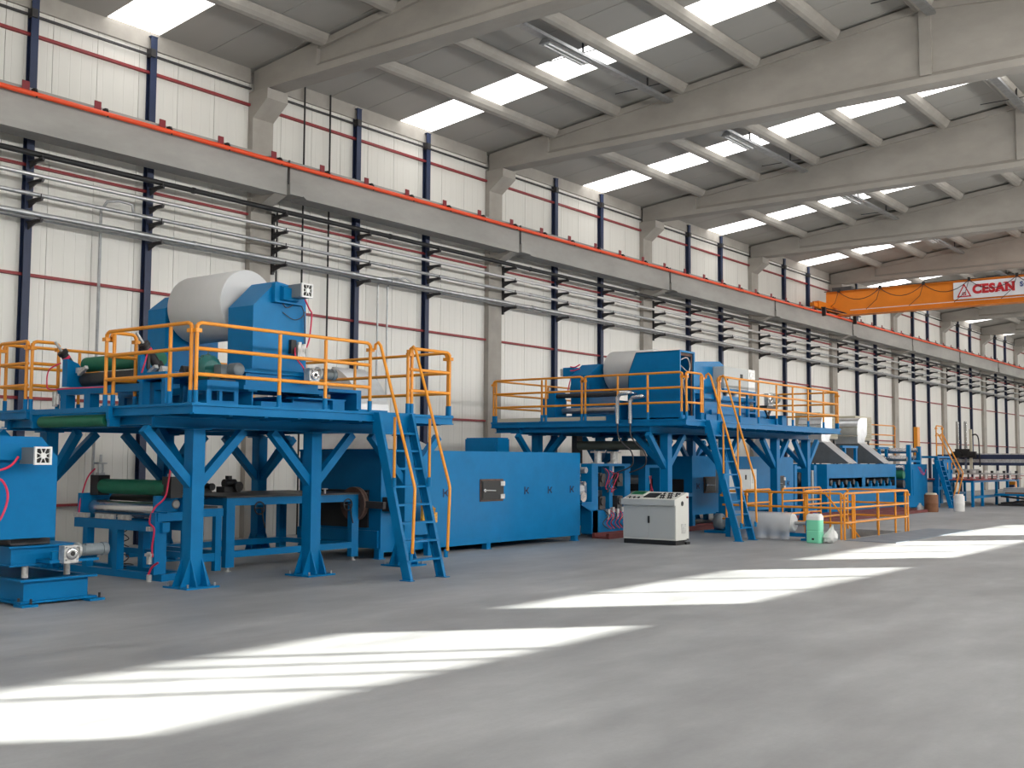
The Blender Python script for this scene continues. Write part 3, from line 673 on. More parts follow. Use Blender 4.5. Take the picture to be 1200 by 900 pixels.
# ---- coating roller unit on the near platform
def plate_mb(prof, x0, x1): return MB().prism(prof, 0, x0, x1)
t = thing('roller_unit', 'blue roller unit with green rubber roller on left of the near platform', 'machine', (-14.8, 9.5, Z1))
for x in (-15.9, -13.66):
    plate_mb([(9.18, 2.84), (10.2, 2.84), (10.2, 2.95), (9.9, 3.1), (9.55, 2.98), (9.36, 3.2), (9.18, 3.26)] if x < -15 else [(9.12, 2.84), (10.2, 2.84), (10.2, 2.95), (9.6, 2.92), (9.40, 2.95), (9.15, 3.26), (9.12, 3.2)], x+.2 if x < -15 else x, x+.34 if x < -15 else x+.06).build('side_plate', BLUE, t)
m = MB()
for y in (9.25, 10.3): m.box(-15.95, -13.3, y, y+.1, 2.72, 2.83)
for x in (-15.85, -15.2, -13.6): m.box(x, x+.16, 9.25, 9.4, Z1-.02, 2.72); m.box(x, x+.16, 10.25, 10.4, Z1-.02, 2.72)
m.box(-16.0, -13.3, 9.2, 9.42, Z1-.12, Z1); m.build('support_frame', BLUE, t)
roll_lathe('rubber_roller', GREEN, -15.55, -13.68, 9.5, 3.19, .115, t)
roll_lathe('steel_roller', DARK, -15.5, -13.6, 9.45, 2.95, .11, t)
roll_lathe('steel_roller', SHINY, -15.5, -13.6, 9.85, 2.97, .07, t)
for x in (-15.72, -13.62):
    m = MB(); m.cyl((x, 9.42, 3.08), (x, 9.19, 3.36), .06, 12); m.build('air_cylinder', DARK, t)
    MB().cyl((x, 9.21, 3.34), (x, 9.175, 3.38), .08, 12).build('cylinder_cap', BLACK, t); MB().cyl((x, 9.44, 3.06), (x, 9.40, 3.11), .08, 12).build('cylinder_cap', BLACK, t); MB().cyl((x, 9.26, 3.275), (x, 9.235, 3.305), .064, 12).build('red_band', PINK, t)
    m = MB(); m.cyl((x, 9.17, 3.385), (x, 9.06, 3.52), .02, 8); m.build('piston_rod', CAST, t)
MB().box(-15.5, -15.3, 9.28, 9.33, 3.05, 3.13).beam((-15.34, 9.24, 3.02), (-15.14, 9.24, 3.12), .05, .05).beam((-13.6, 9.26, 2.96), (-13.42, 9.26, 3.05), .06, .05).build('lever', CAST, t)
MB().box(-13.74, -13.58, 9.22, 9.27, 3.02, 3.24).cyl((-13.66, 9.18, 3.06), (-13.66, 9.26, 3.06), .06).build('locking_block', DARK, t)
hose([(-15.7, 9.15, 3.2), (-15.9, 9.08, 3.1), (-15.95, 9.08, 2.9), (-15.85, 9.08, 2.80), (-15.3, 9.1, 2.80), (-14.4, 9.1, 2.79)], .011, PINK, t)
hose([(-13.55, 9.2, 3.25), (-13.52, 9.14, 3.1), (-13.56, 9.1, 2.9)], .012, PINK, t)
m = MB(); m.cyl((-15.95, 9.22, 2.55), (-15.95, 9.22, 2.78), .04, 10); m.cyl((-15.87, 9.22, 2.58), (-15.87, 9.22, 2.74), .03, 10); m.build('air_filter', CAST, t)
t = thing('guide_roller', 'green guide roller hanging under the left edge of the near platform', 'roller', (-14.7, 8.75, 2.3))
roll_lathe('rubber_roller', GREEN, -15.55, -13.85, 8.8, 2.29, .085, t)
MB().cyl((-15.7, 8.8, 2.29), (-13.7, 8.8, 2.29), .025).box(-15.72, -15.66, 8.72, 8.88, 2.2, 2.36).box(-13.74, -13.68, 8.72, 8.88, 2.2, 2.36).box(-15.72, -13.68, 8.70, 8.76, 2.40, 2.47).box(-15.72,-15.66,8.7,8.76,2.3,2.4).box(-13.74,-13.68,8.7,8.76,2.3,2.4).build('bracket', BLUE, t)

# ================================================================== GROUND FLOOR LEFT: LAMINATOR UNDER THE PLATFORM
t = thing('laminator', 'blue roller machine with green and steel rollers on floor under near platform', 'machine', (-14.9, 10.1, 0))
m = MB()
for y in (9.7, 10.15):
    for x in (-15.85, -15.05, -13.99): m.box(x, x+.12, y, y+.12, .08, .78)
    m.box(-16.1, -13.8, y, y+.12, .70, .84)
    m.box(-16.4, -13.8, y, y+.12, .0, .10)
for x in (-16.4, -13.95): m.box(x, x+.12, 9.7, 10.27, .0, .10)
m.box(-15.9, -13.9, 10.17, 10.22, .3, .38); m.box(-13.97, -13.85, 9.65, 10.35, .86, .98); m.box(-13.97, -13.87, 9.62, 9.73, .1, .98); m.box(-13.96, -13.86, 10.24, 10.34, .1, .9)
m.build('base_frame', BLUE, t)
MB().box(-16.05, -15.93, 9.72, 10.35, .84, 1.22).build('side_plate', BLUE, t)
MB().box(-14.05, -13.99, 9.7, 10.3, .86, 1.22).box(-14.05, -13.75, 10.28, 10.32, .86, 1.22).box(-14.05, -13.7, 9.7, 9.74, .98, 1.0).box(-13.99, -13.82, 10.1, 10.3, .98, 1.2).build('side_plate', BLUE, t)
roll_lathe('rubber_roller', GREEN, -15.72, -14.02, 9.95, 1.33, .115, t)
roll_lathe('steel_roller', SHINY, -15.9, -14.05, 9.93, 1.0, .12, t)
roll_lathe('dark_roller', BLACK, -15.8, -14.05, 10.2, 1.12, .09, t)
for x in (-15.82, -13.95):
    MB().box(x-.11, x+.11, 9.85, 10.05, 1.19, 1.5).build('bearing_block', BLACK, t)
    m = MB(); m.box(x-.05, x+.05, 9.9, 10.0, 1.5, 1.54); m.cyl((x, 9.95, 1.54), (x, 9.95, 1.68), .045, 10); m.box(x-.07, x+.07, 9.88, 10.02, 1.67, 1.695); m.cyl((x, 9.95, 1.7), (x, 9.95, 1.82), .022, 8); m.build('air_cylinder', STEEL, t)
for x0, x1 in ((-16.1, -15.7), (-15.5, -15.0), (-14.9, -14.6)): MB().box(x0, x1, 9.68, 9.72, .85, .92).build('bearing_shim', CAST, t)
m = MB(); m.lathe([(.06, 0), (.07, .02), (.05, .03)], (-13.84, 9.93, 1.1), 0, 14); m.build('drive_wheel', MIDCAST, t)
hose([(-15.86, 9.88, 1.6), (-15.97, 9.82, 1.45), (-15.98, 9.72, 1.1), (-15.96, 9.69, .88)], .012, PINK, t)
hose([(-13.85, 9.85, 1.7), (-13.83, 9.8, 1.45), (-13.84, 9.75, 1.2), (-13.95, 9.66, 1.05), (-13.98, 9.6, .85), (-13.86, 9.6, .75), (-13.9, 9.6, .5), (-13.88, 9.6, .35)], .014, PINK, t)
hose([(-13.75, 9.6, .28), (-13.9, 9.6, .2), (-13.98, 9.6, .08)], .016, PINK, t)
m = MB(); m.cyl((-13.95, 9.6, .25), (-13.95, 9.6, .42), .045, 10); m.box(-14.02, -13.88, 9.56, 9.64, .36, .40); m.cyl((-13.95, 9.6, .0), (-13.95, 9.6, .1), .04, 10); m.build('air_filter', CAST, t)
MB().box(-14.03, -13.92, 9.58, 9.66, .72, .78).build('valve', CAST, t)
pts = [(-15.55+.05*math.sin(i*1.9)*(1+i*.1), 10.25+.05*math.cos(i*1.9), .68-.045*i if i < 12 else .1) for i in range(14)]
pts += [(-15.5+.16*math.cos(i), 10.2+.14*math.sin(i), .02+.006*i) for i in range(16)]
hose(pts, .009, WIRE, 'thin black coiled cable hanging and heaped under the floor roller machine', 'cable', 'coiled_cable')
# low tables carrying the belt towards the oven
t = thing('conveyor_table', 'long blue conveyor table with plate top between the roller machine and the oven', 'table', (-15, 12.5, 0))
m = MB()
for x in (-16.1, -14.2):
    m.box(x-.1, x, 11.14, 14.1, 1.03, 1.15); m.box(x-.1, x, 11.3, 13.9, .22, .32)
    for y in (11.14, 13.85): m.box(x-.1, x, y, y+.16, .07, 1.03)
for y in (11.16, 13.87): m.box(-16.1, -14.2, y, y+.1, 1.03, 1.13); m.box(-16.1, -14.3, y, y+.08, .24, .32)
m.build('table_frame', BLUE, t)
m = MB()
for x in (-16.15, -14.25):
    for y in (11.22, 13.93): m.cyl((x, y, 0), (x, y, .08), .025, 8); m.cyl((x, y, 0), (x, y, .015), .05, 10)
m.build('levelling_feet', CAST, t)
MB().box(-16.3, -14.16, 11.1, 14.2, 1.155, 1.18).build('table_plate', DARK, t)
for y in (11.75, 13.7):
    m = MB(); n = 14; m.tube([(-14.15, y+.1*math.cos(2*math.pi*i/n), .98+.1*math.sin(2*math.pi*i/n)) for i in range(n+1)], .012, 6); m.beam((-14.15, y-.1, .98), (-14.15, y+.1, .98), .015, .015); m.tube([(-14.2, y, .98), (-14.1, y, .98), (-14.1, y+.04, .78), (-14.1, y+.08, .66)], .012, 6); m.build('hand_wheel', BLACK, t)
m = MB(); m.cyl((-14.2, 13.2, 1.18), (-14.2, 13.2, 1.25), .02).cyl((-14.2, 13.2, 1.25), (-14.2, 13.2, 1.27), .05); m.build('stop_pin', CAST, t)
t = thing('side_table', 'short low blue table frame under the platform, directly left of the conveyor table', 'table', (-14.6, 10.8, 0))
m = MB()
for x in (-15.6, -14.1):
    m.box(x-.08, x, 10.35, 11.0, .88, 1.0); m.box(x-.08, x, 10.35, 10.85, .2, .32); m.box(x-.08, x, 10.86, 10.97, .05, .88)
m.box(-15.6, -14.1, 10.88, 10.96, .9, .98); m.build('table_frame', BLUE, t); MB().box(-15.7, -14.22, 10.3, 10.98, 1.004, 1.03).build('table_plate', DARK, t)
# dark machine parts lying on the tables / behind
for i, (x, y, s) in enumerate(((-15.9, 11.4, 1), (-15.95, 12.0, .8), (-15.9, 12.5, 1.1))):
    m = MB(); z = 1.181; m.box(x-.1*s, x+.1*s, y-.16*s, y+.16*s, z, z+.09*s); m.cyl((x, y-.1, z+.14*s), (x, y+.12*s, z+.14*s), .07*s, 12); m.box(x-.04, x+.04, y-.04, y+.04, z+.15*s, z+.26*s); m.cyl((x+.1*s, y+.1, z+.1), (x+.16*s, y+.1, z+.1), .08*s, 12)
    tag(m.build('valve_gear', DARK, org=(x, y, z)), 'dark machine fitting on the far side of conveyor table, '+['left one, beside the first column', 'small middle one', 'right one, largest'][i], 'fitting')

# ---- end machine cut by the left edge of the picture
t = thing('rewind_stand', 'blue rewind stand with cooling fan and red hoses at left edge of the picture', 'machine', (-12.9, 6.9, 0))
X0, X1 = -15.5, -12.75
m = MB()
m.box(-15.2, -12.80, 7.08, 7.10, .04, .30); m.box(-12.82, -12.80, 7.08, 7.92, .04, .30); m.box(-15.2, -12.8, 7.90, 7.92, .04, .30)
for a, b in ((.03, .05), (.29, .31)): m.box(-15.2, -12.72, 7.0, 7.08, a, b); m.box(-12.82, -12.72, 7.0, 8.0, a, b); m.box(-15.2, -12.72, 7.90, 8.0, a, b)
for y in (7.02, 7.9): m.box(-12.8, -12.6, y-.06, y+.14, 0, .03)
m.build('floor_frame', BLUE, t)
m = MB()
for x, y in ((-12.85, 7.05), (-12.85, 7.94), (-12.66, 8.0), (-12.66, 7.1)): m.cyl((x, y, .03), (x, y, .09), .016, 6)
m.build('anchor_bolts', DARK, t)
for x, y in ((-13.0, 7.2), (-13.0, 7.75), (-14.5, 7.2)): MB().cyl((x, y, .31), (x, y, .46), .04, 12).build('lift_spindle', CAST, t)
m = MB(); m.box(-15.2, -12.9, 6.95, 7.85, .46, .48); m.box(-15.2, -12.93, 6.98, 7.0, .48, .68); m.box(-12.95, -12.93, 6.98, 7.80, .48, .68); m.box(-15.2, -12.88, 6.93, 7.85, .68, .70); m.box(-13.2, -12.62, 7.30, 7.95, .50, .53); m.box(-12.7, -12.66, 7.35, 7.95, .53, .63)
m.build('slide_frame', BLUE, t)
MB().box(-15.0, -12.98, 7.0, 7.5, .71, .78).build('slide_plate', DARK, t)
MB().prism([(6.2, .80), (7.46, .80), (7.46, 1.78), (7.24, 2.02), (6.2, 2.02)], 0, -13.35, -12.8).build('side_housing', BLUE, t)
MB().box(-12.8, -12.66, 6.6, 7.08, 1.74, 1.93).build('bearing_box', BLUE, t)
fan_unit(t, -12.35, 7.02, 1.79, .21, .13)
hose([(-12.6, 6.85, 1.78), (-12.62, 6.78, 1.68), (-12.66, 6.66, 1.62), (-12.68, 6.45, 1.62)], .015, PINK, t)
hose([(-12.7, 6.5, 1.56), (-12.68, 6.7, 1.5), (-12.68, 6.78, 1.3), (-12.68, 6.7, 1.05), (-12.7, 6.55, .9)], .015, PINK, t)
gearmotor('silver worm gear motor with dark square flange on low stand at left edge', -12.52, 7.52, .61, .19, .42)

# ================================================================== OVENS
def oven_door(x, y0, y1, z0, z1, parent, sgn=1):
    d = MB().box(x, x+.035, y0, y1, z0, z1).box(x+.035, x+.045, y0+.03, y1-.03, z0+.03, z1-.03).build('inspection_door', BLACK, parent)
    m = MB(); e = .03
    m.box(x, x+.02, y0-e, y0, z0-e, z1+e); m.box(x, x+.02, y0, y1, z1, z1+e); m.box(x, x+.02, y0, y1, z0-e, z0); m.build('door_seal', RUST, d)
    zc = (z0+z1)/2; yw = y1-y0
    MB().cyl((x+.045, y0+.08*yw, zc), (x+.075, y0+.08*yw, zc), .035, 12).beam((x+.07, y0+.08*yw, zc), (x+.07, y0+.55*yw, zc-.01), .02, .03, (1, 0, 0)).build('door_handle', SHINY, d)
    for q in (z0+.16*(z1-z0), z1-.16*(z1-z0)):
        MB().box(x+.045, x+.06, y1-.13*yw-.03, y1+.01, q-.045, q+.045).build('door_hinge', CAST, d)
    return d
def port(x, y, z, parent, s=.06):
    m = MB(); m.box(x, x+.012, y-s, y-s*.6, z-s*1.3, z+s*1.3)
    m.cyl((x, y+s*.2, z), (x+.02, y+s*.2, z), s*.42, 10)
    for a in (-1, 1): m.beam((x+.006, y+s*.2, z), (x+.006, y+s*1.1, z+a*s*.9), .012, .02, (1, 0, 0)); m.cyl((x, y+s*1.1, z+a*s*.9), (x+.018, y+s*1.1, z+a*s*.9), s*.2, 8)
    return m.build('burner_port', NAVY, parent)
t = thing('drying_oven', 'long blue drying oven box with black inspection door right of the near ladder', 'oven', (-15, 17.4, 0))
OX = -13.97
m = MB()
m.box(-16.1, OX, 14.32, 20.62, .18, 1.93); m.box(OX, OX+.012, 14.32, 20.62, .12, 1.94); m.box(-16.1, OX, 14.30, 14.32, 1.93-.02, 1.95)
m.build('oven_body', BLUE, t)
MB().box(-15.9, -14.25, 14.27, 14.32, .55, 1.22).build('feed_opening', BLACK, t)
MB().box(-16.1, -14.0, 14.28, 14.32, .2, .5).build('lower_panel', BLUE, t)
for y in (14.36, 17.4, 20.5): MB().box(OX-.12, OX, y-.06, y+.06, 0, .18).box(OX-.14, OX+.02, y-.08, y+.08, 0, .015).build('oven_foot', BLUE, t); MB().box(-16.1, -15.95, y-.06, y+.06, 0, .18).build('oven_foot', BLUE, t)
oven_door(OX+.012, 17.12, 17.82, .98, 1.36, t)
for y in (16.05, 18.62, 19.45, 20.28): port(OX+.012, y, 1.14, t)
m = MB(); m.lathe([(.24, 0), (.30, .03), (.30, .06), (.24, .1), (.1, .2), (.05, .3), (.05, .5)], (-14.35, 14.05, .98), 1, 24)
m.lathe([(.30, 0), (.30, .05)], (-14.35, 14.0, .98), 1, 24); m.build('drive_drum', RUST, t)
MB().beam((-14.2, 14.05, .98), (-13.75, 14.2, .96), .12, .12).box(-13.95, -13.7, 14.35, 14.75, .85, 1.1).build('drive_coupling', DARK, t)
m = MB(); m.box(-13.82, -13.76, 15.22, 15.36, .62, 1.25); m.box(-13.82, -13.66, 15.42, 15.5, .62, .8)
for k in range(7): m.beam((-13.75, 15.30+.03*k, .66+.05*k % .3), (-13.75, 15.52, .64+.04*k), .03, .03)
m.build('chain_guard', YELCAB, t)
MB().box(-13.95, -13.8, 14.7, 15.6, .4, .62).box(-13.95, -13.84, 14.75, 14.85, 0, .4).box(-13.95, -13.84, 15.45, 15.55, 0, .4).build('drive_bracket', BLUE, t)
# sloping sheet hood and round duct on the oven top
t = thing('exhaust_hood', 'shiny sheet metal exhaust hood with curved duct on the oven end behind the near ladder', 'duct', (-15.0, 15.0, 1.95))
m = MB(); m.add([(-16.0, 14.35, 1.96), (-14.05, 14.35, 1.96), (-14.05, 15.9, 1.96), (-16.0, 15.9, 1.96), (-15.6, 14.7, 2.42), (-14.9, 14.7, 2.42), (-14.9, 15.5, 2.42), (-15.6, 15.5, 2.42)],
      [(0, 1, 2, 3), (4, 5, 6, 7), (0, 1, 5, 4), (1, 2, 6, 5), (2, 3, 7, 6), (3, 0, 4, 7)]); m.build('hood', SHEET, t)
def bend(cx, cy, z0, wx, wy, r0, ang, n=9, zh=0):
    """rectangular duct rising then bending towards -x"""
    m = MB(); secs = []
    for i in range(n+1):
        a = ang*i/n; c = math.cos(a); s_ = math.sin(a)
        ri, ro = r0, r0+wx
        px = lambda r: (cx-(r0+wx/2))+r*c; pz = lambda r: z0+zh+r*s_
        secs.append([(px(ri), cy-wy/2, pz(ri)), (px(ro), cy-wy/2, pz(ro)), (px(ro), cy+wy/2, pz(ro)), (px(ri), cy+wy/2, pz(ri))])
    if zh: secs.insert(0, [(x, y, z0) for x, y, z in secs[0]])
    vs = [p for q in secs for p in q]; fs = [(0, 1, 2, 3), tuple(len(vs)-4+i for i in (3, 2, 1, 0))]
    for i in range(len(secs)-1):
        for k in range(4): fs.append((i*4+k, i*4+(k+1) % 4, (i+1)*4+(k+1) % 4, (i+1)*4+k))
    return m.add(vs, fs)
bend(-15.25, 15.1, 2.42, .7, .8, .35, math.radians(75), zh=.1).build('duct_bend', SHEET, t)
t = thing('oven_control_box', 'plain dark blue box standing behind the long oven by the wall', 'box', (-17.1, 21.2, 0)); MB().box(-17.62, -16.6, 21.0, 21.45, 0, 2.28).box(-17.6, -16.62, 21.02, 21.43, 2.28, 2.31).build('cabinet_body', BLUE, t)
MB().box(-17.55, -16.67, 20.98, 21.0, .2, 2.2).build('cabinet_door', BLUE, t)

# ================================================================== CONTROL DESK
t = thing('control_desk', 'light grey control desk with sloping button panel standing alone in front of the far platform', 'control desk', (-12.25, 21.0, 0))
x0, x1, y0, y1 = -12.89, -11.60, 20.72, 21.28
MB().box(x0+.01, x1-.01, y0+.01, y1-.16, 0, .10).box(x0+.01, x1-.12, y1-.16, y1-.01, 0, .10).build('plinth', BLACK, t)
MB().box(x1-.14, x1+.02, y1-.14, y1+.02, .0, .05).box(x1-.12, x1+.0, y1-.1, y1, .08, .12).build('cable_outlet', BLACK, t)
m = MB(); m.prism([(y0, .10), (y1, .10), (y1, 1.09), (y1-.08, 1.10), (y0-.06, .95), (y0-.06, .83), (y0, .83)], 0, x0, x1); body = m.build('cabinet', DESKW, t)
MB().box(x0+.02, (x0+x1)/2-.003, y0-.012, y0, .13, .82).build('cabinet_door', DESK, t)  # doors and lip use a darker copy of the body paint, as shade
MB().box((x0+x1)/2+.003, x1-.02, y0-.012, y0, .13, .82).build('cabinet_door', DESK, t)
MB().box(x0-.01, x1+.01, y0-.075, y0-.06, .83, .955).build('front_lip', DESK, t)
MB().box((x0+x1)/2-.02, (x0+x1)/2+.02, y0-.03, y0-.012, .45, .60).build('door_handle', BLACK, t)
def on_panel(xa, xb, s0, s1, h):    # s along the slope 0..1
    def P(s): return (y0-.06+s*.52, .95+s*.15)
    a, b = P(s0), P(s1); n = (-.277, .96)
    return MB().prism([(a[0], a[1]), (b[0], b[1]), (b[0]+n[0]*h, b[1]+n[1]*h), (a[0]+n[0]*h, a[1]+n[1]*h)], 0, xa, xb)
on_panel(x0+.04, x0+.42, .42, .95, .02).build('screen_housing', DESKW, t)
on_panel(x0+.07, x0+.38, .48, .90, .026).build('green_display', PCB, t)
on_panel(x0+.46, x0+.76, .25, .80, .012).build('black_keypad', BLACK, t)
for r in range(3):
    for c in range(7):
        xx = x0+.82+c*.06
        on_panel(xx, xx+.032, .18+r*.26, .29+r*.26, .022).build('button', BLACK if (r+c) % 3 else DESKW, t)
for c in range(6): on_panel(x0+.08+c*.055, x0+.11+c*.055, .12, .24, .022).build('button', BLACK if c % 2 else CAST, t)
m = MB(); n = 14; m.tube([(x1+.008, y0+.27+.035*math.cos(2*math.pi*i/n), .87+.045*math.sin(2*math.pi*i/n)) for i in range(n+1)], .009, 6); m.box(x1, x1+.012, y0+.258, y0+.282, .84, .90); m.build('round_socket', BLACK, t)
m = MB()
for k in range(7): m.box(x1, x1+.008, y0+.24, y0+.42, .24+k*.03, .255+k*.03)
m.build('vent_louvre', CAST, t)
MB().cyl((x1-.01, y1-.08, 1.0), (x1+.03, y1-.08, 1.0), .022, 10).build('emergency_button', RED, t)

# ================================================================== NIP ROLLER UNIT LEFT OF THE DESK
t = thing('calender', 'blue upright roller calender with air cylinders between the long oven and control desk', 'machine', (-15, 22.2, 0))
CX = -14.2
for k, ya in enumerate((21.5, 22.92)):
    MB().box(CX-.3, CX, ya-.04, ya+.22, .1, 1.70).build('side_post', BLUE, t); MB().box(-16.4, -16.1, ya, ya+.22, .1, 1.70).build('side_post', BLUE, t)
MB().box(CX-.3, CX, 21.5, 23.1, .08, .62).box(CX-.3, CX, 21.5, 23.1, 1.64, 1.70).box(CX-.25, CX-.05, 22.28, 22.42, .6, 1.66).build('cross_member', BLUE, t); MB().box(-16.4, -16.1, 21.5, 23.1, .08, .5).build('cross_member', BLUE, t)
for q, (a, b) in enumerate(((1.25, 1.45), (.72, .92))):
    for ya in (21.86, 22.62): MB().box(CX-.22, CX+.02, ya-.1, ya+.14, a-.08, b+.02).cyl((CX-.1, ya, (a+b)/2), (CX+.06, ya, (a+b)/2), .09, 14).build('bearing_block', DARK, t)
for q, (ya, za, rr, mt) in enumerate(((21.9, 1.36, .12, SHINY), (22.6, 1.36, .12, STEEL), (21.9, .84, .14, SHINY), (22.6, .84, .14, STEEL), (21.2, 1.55, .07, STEEL), (21.15, 1.25, .05, SHINY), (21.1, .95, .12, SHINY))):
    roll_lathe('steel_roller', mt, -16.15, CX-.2 if q < 4 else CX+.02, ya, za, rr, t, 20)
for ya in (21.85, 22.55):
    MB().box(CX-.2, CX-.02, ya-.12, ya+.16, 1.70, 1.73).cyl((CX-.1, ya+.02, 1.73), (CX-.1, ya+.02, 1.95), .09, 14).box(CX-.22, CX+.0, ya-.12, ya+.18, 1.95, 1.99).build('air_cylinder', CAST, t)
for i in range(7):
    ya = 21.9+.1*i; hose([(CX+.02, ya, 1.62-.03*i), (CX+.07, ya+.08, 1.45), (CX+.06, ya-.04*i, 1.25-.1*(i % 3)), (CX+.03, ya-.02*i+.1, 1.1)], .010, PINK if i % 2 else WIRE, t)
for i in range(8):
    ya = 21.95+.12*i; hose([(CX+.01, ya, .62), (CX+.08, ya+.1, .5), (CX+.05, ya-.1+.05*(i % 3), .32), (CX+.07, ya+.12, .18)], .011, PINK if i % 3 else WIRE, t)
for i in range(5):
    ya = 22.05+.2*i; MB().box(CX, CX+.07, ya, ya+.09, .52+.04*(i % 2), .64+.04*(i % 2)).cyl((CX+.04, ya+.04, .4), (CX+.04, ya+.04, .52), .025, 8).build('air_regulator', CAST, t)
MB().box(CX-.2, CX+.03, 21.0, 21.5, .78, .82).prism([(21.0, .78), (21.5, .78), (21.5, .58)], 0, CX-.02, CX).build('feed_bracket', BLUE, t)
MB().box(-16.2, -14.3, 20.85, 21.4, .95, 1.25).build('guide_plate', SHEET, t)
t = thing('pipe_pair', 'pair of foil-wrapped heating pipes with black hoses coming down over the far platform edge', 'pipe', (-13.5, 21.75, Z2))
for dx, dz in ((0, 0), (.34, -.09)):
    X = -13.66+dx; Q = [(-12.9, 22.5, 3.31+dz), (X+.2, 21.74, 3.31+dz), (X+.06, 21.72, 3.30+dz), (X, 21.71, 3.22+dz), (X, 21.71, 2.62)]
    MB().tube([(-13.75+dx*.4, 22.9, 3.34+dz)]+[(X+.3, 21.74, 3.33+dz)]+Q[1:], .045, 10).build('foil_pipe', SHINY, t)
    hose([(X, 21.71, 2.62), (X+.02, 21.7, 2.35), (X+.2, 21.65, 2.15), (X+.42, 21.62, 1.98), (X+.42, 21.7, 1.75), (X+.2, 21.9, 1.62), (X-.2, 22.0, 1.5)], .018, WIRE, t, name='flexible_hose')
t = thing('guide_roller', 'thick grey guide roller hanging under the near side of the far platform', 'roller', (-14.7, 23, 2.1))
roll_lathe('roller_body', ROLLG, -15.6, -13.3, 23.0, 2.14, .11, t)
MB().box(-15.75, -15.6, 22.9, 23.15, 1.7, 2.38).box(-13.3, -13.2, 22.9, 23.15, 1.98, 2.38).cyl((-15.9, 23, 1.8), (-15.7, 23, 1.8), .06).build('roller_hanger', DARK, t)
t = thing('roller_machine', 'blue upright frame with small hoses behind the control desk, left of the platform column', 'machine', (-14.4, 24, 0))
m = MB(); 
for ya in (23.85, 24.55): m.box(-14.4, -14.2, ya, ya+.2, 0, 1.66)
m.box(-14.4, -14.2, 23.85, 24.75, 1.6, 1.67); m.box(-14.4, -14.2, 23.85, 24.75, .1, .5); m.build('side_frame', BLUE, t); MB().box(-16.4, -16.2, 23.85, 24.75, .1, 1.6).build('side_frame', BLUE, t)
for ya, za in ((24.2, 1.3), (24.2, .9), (24.3, .6)): roll_lathe('steel_roller', STEEL, -16.3, -14.3, ya, za, .11, t, 18)
for i in range(3): hose([(-14.18, 24.0+.05*i, 1.4), (-14.14, 24.02, 1.2), (-14.16, 24.05+.08*i, .95), (-14.12, 24.2+.1*i, .8)], .010, (PINK, WIRE, PINK)[i], t)

# ================================================================== OVENS UNDER AND BEHIND THE FAR PLATFORM
t = thing('drying_oven', 'blue oven box behind the far ladder with two black inspection doors', 'oven', (-15, 29, 0))
MB().box(-16.1, OX, 25.8, 32.2, .42, 1.90).box(OX, OX+.012, 25.8, 32.2, .38, 1.91).build('oven_body', BLUE, t)
MB().box(-16.0, -14.2, 25.76, 25.8, .6, 1.3).build('feed_opening', BLACK, t)
for y in (25.9, 27.3, 29.0, 30.5, 32.1): MB().box(OX-.12, OX, y-.07, y+.07, 0, .42).build('oven_foot', BLUE, t); MB().box(-16.1, -15.98, y-.07, y+.07, 0, .42).build('oven_foot', BLUE, t)
oven_door(OX+.012, 26.45, 27.2, .96, 1.33, t); oven_door(OX+.012, 30.9, 31.5, .95, 1.32, t)
for y in (26.1, 27.35, 31.8): port(OX+.012, y, 1.12, t)
MB().box(-14.9, -13.9, 25.3, 25.75, .86, .95).box(-14.9, -13.9, 25.3, 25.4, .0, .9).build('feed_shelf', BLUE, t)
t = thing('control_cabinet', 'light grey control cabinet with white end panel behind the far ladder at floor level', 'cabinet', (-12.9, 26.4, .3))
MB().box(-13.25, -12.9, 25.74, 27.0, .96, 1.56).build('cabinet_body', DESK, t); MB().box(-13.25, -12.89, 27.0, 27.36, .95, 1.57).build('end_panel', DESKW, t); MB().box(-12.89, -12.88, 27.08, 27.28, 1.2, 1.48).build('vent_grille', CAST, t)
MB().box(-12.9, -12.89, 26.7, 26.78, 1.3, 1.42).build('door_handle', BLACK, t)
m = MB()
for y in (25.8, 27.2): m.box(-13.15, -13.05, y, y+.08, 0, .95)
m.build('cabinet_legs', BLUE, t)
# big oven with slot windows
t = thing('heating_chamber', 'blue heating chamber with two long dark slots in front, right of the far platform', 'oven', (-15.4, 39, 0))
HX = -14.2
m = MB(); m.box(-16.6, HX-.25, 35.5, 42.2, .3, 1.68); m.box(HX-.02, HX, 35.5, 42.2, .1, .90); m.box(HX-.02, HX, 35.5, 42.2, 1.23, 1.70); m.box(HX-.25, HX, 35.48, 42.22, 1.66, 1.70); m.box(HX-.25, HX, 35.5, 42.2, .28, .34)
for a, b in ((35.5, 35.62), (38.68, 38.96), (42.1, 42.2)): m.box(HX-.02, HX, a, b, .90, 1.23)
m.box(-16.6, HX, 35.46, 35.5, .1, 1.70); m.box(HX-.02, HX-.0, 35.62, 35.9, .9, .96)
for y in (35.6, 38.8, 42.05): m.box(HX-.2, HX-.05, y-.05, y+.1, 0, .3)
m.build('chamber_body', BLUE, t)
MB().box(HX-.26, HX-.25, 35.6, 42.1, .88, 1.25).build('slot_back', BLACK, t)
for i in range(9):
    ya = 35.95+.68*i
    if 38.5 < ya < 38.95: continue
    MB().cyl((HX-.24, ya, 1.08), (HX-.04, ya, 1.08), .10, 12).build('belt_wheel', DARK, t)
    MB().box(HX-.1, HX-.005, ya+.2, ya+.34, .90, 1.02).box(HX-.1, HX-.02, ya+.24, ya+.30, 1.02, 1.1).build('bearing_lug', BLUE, t)
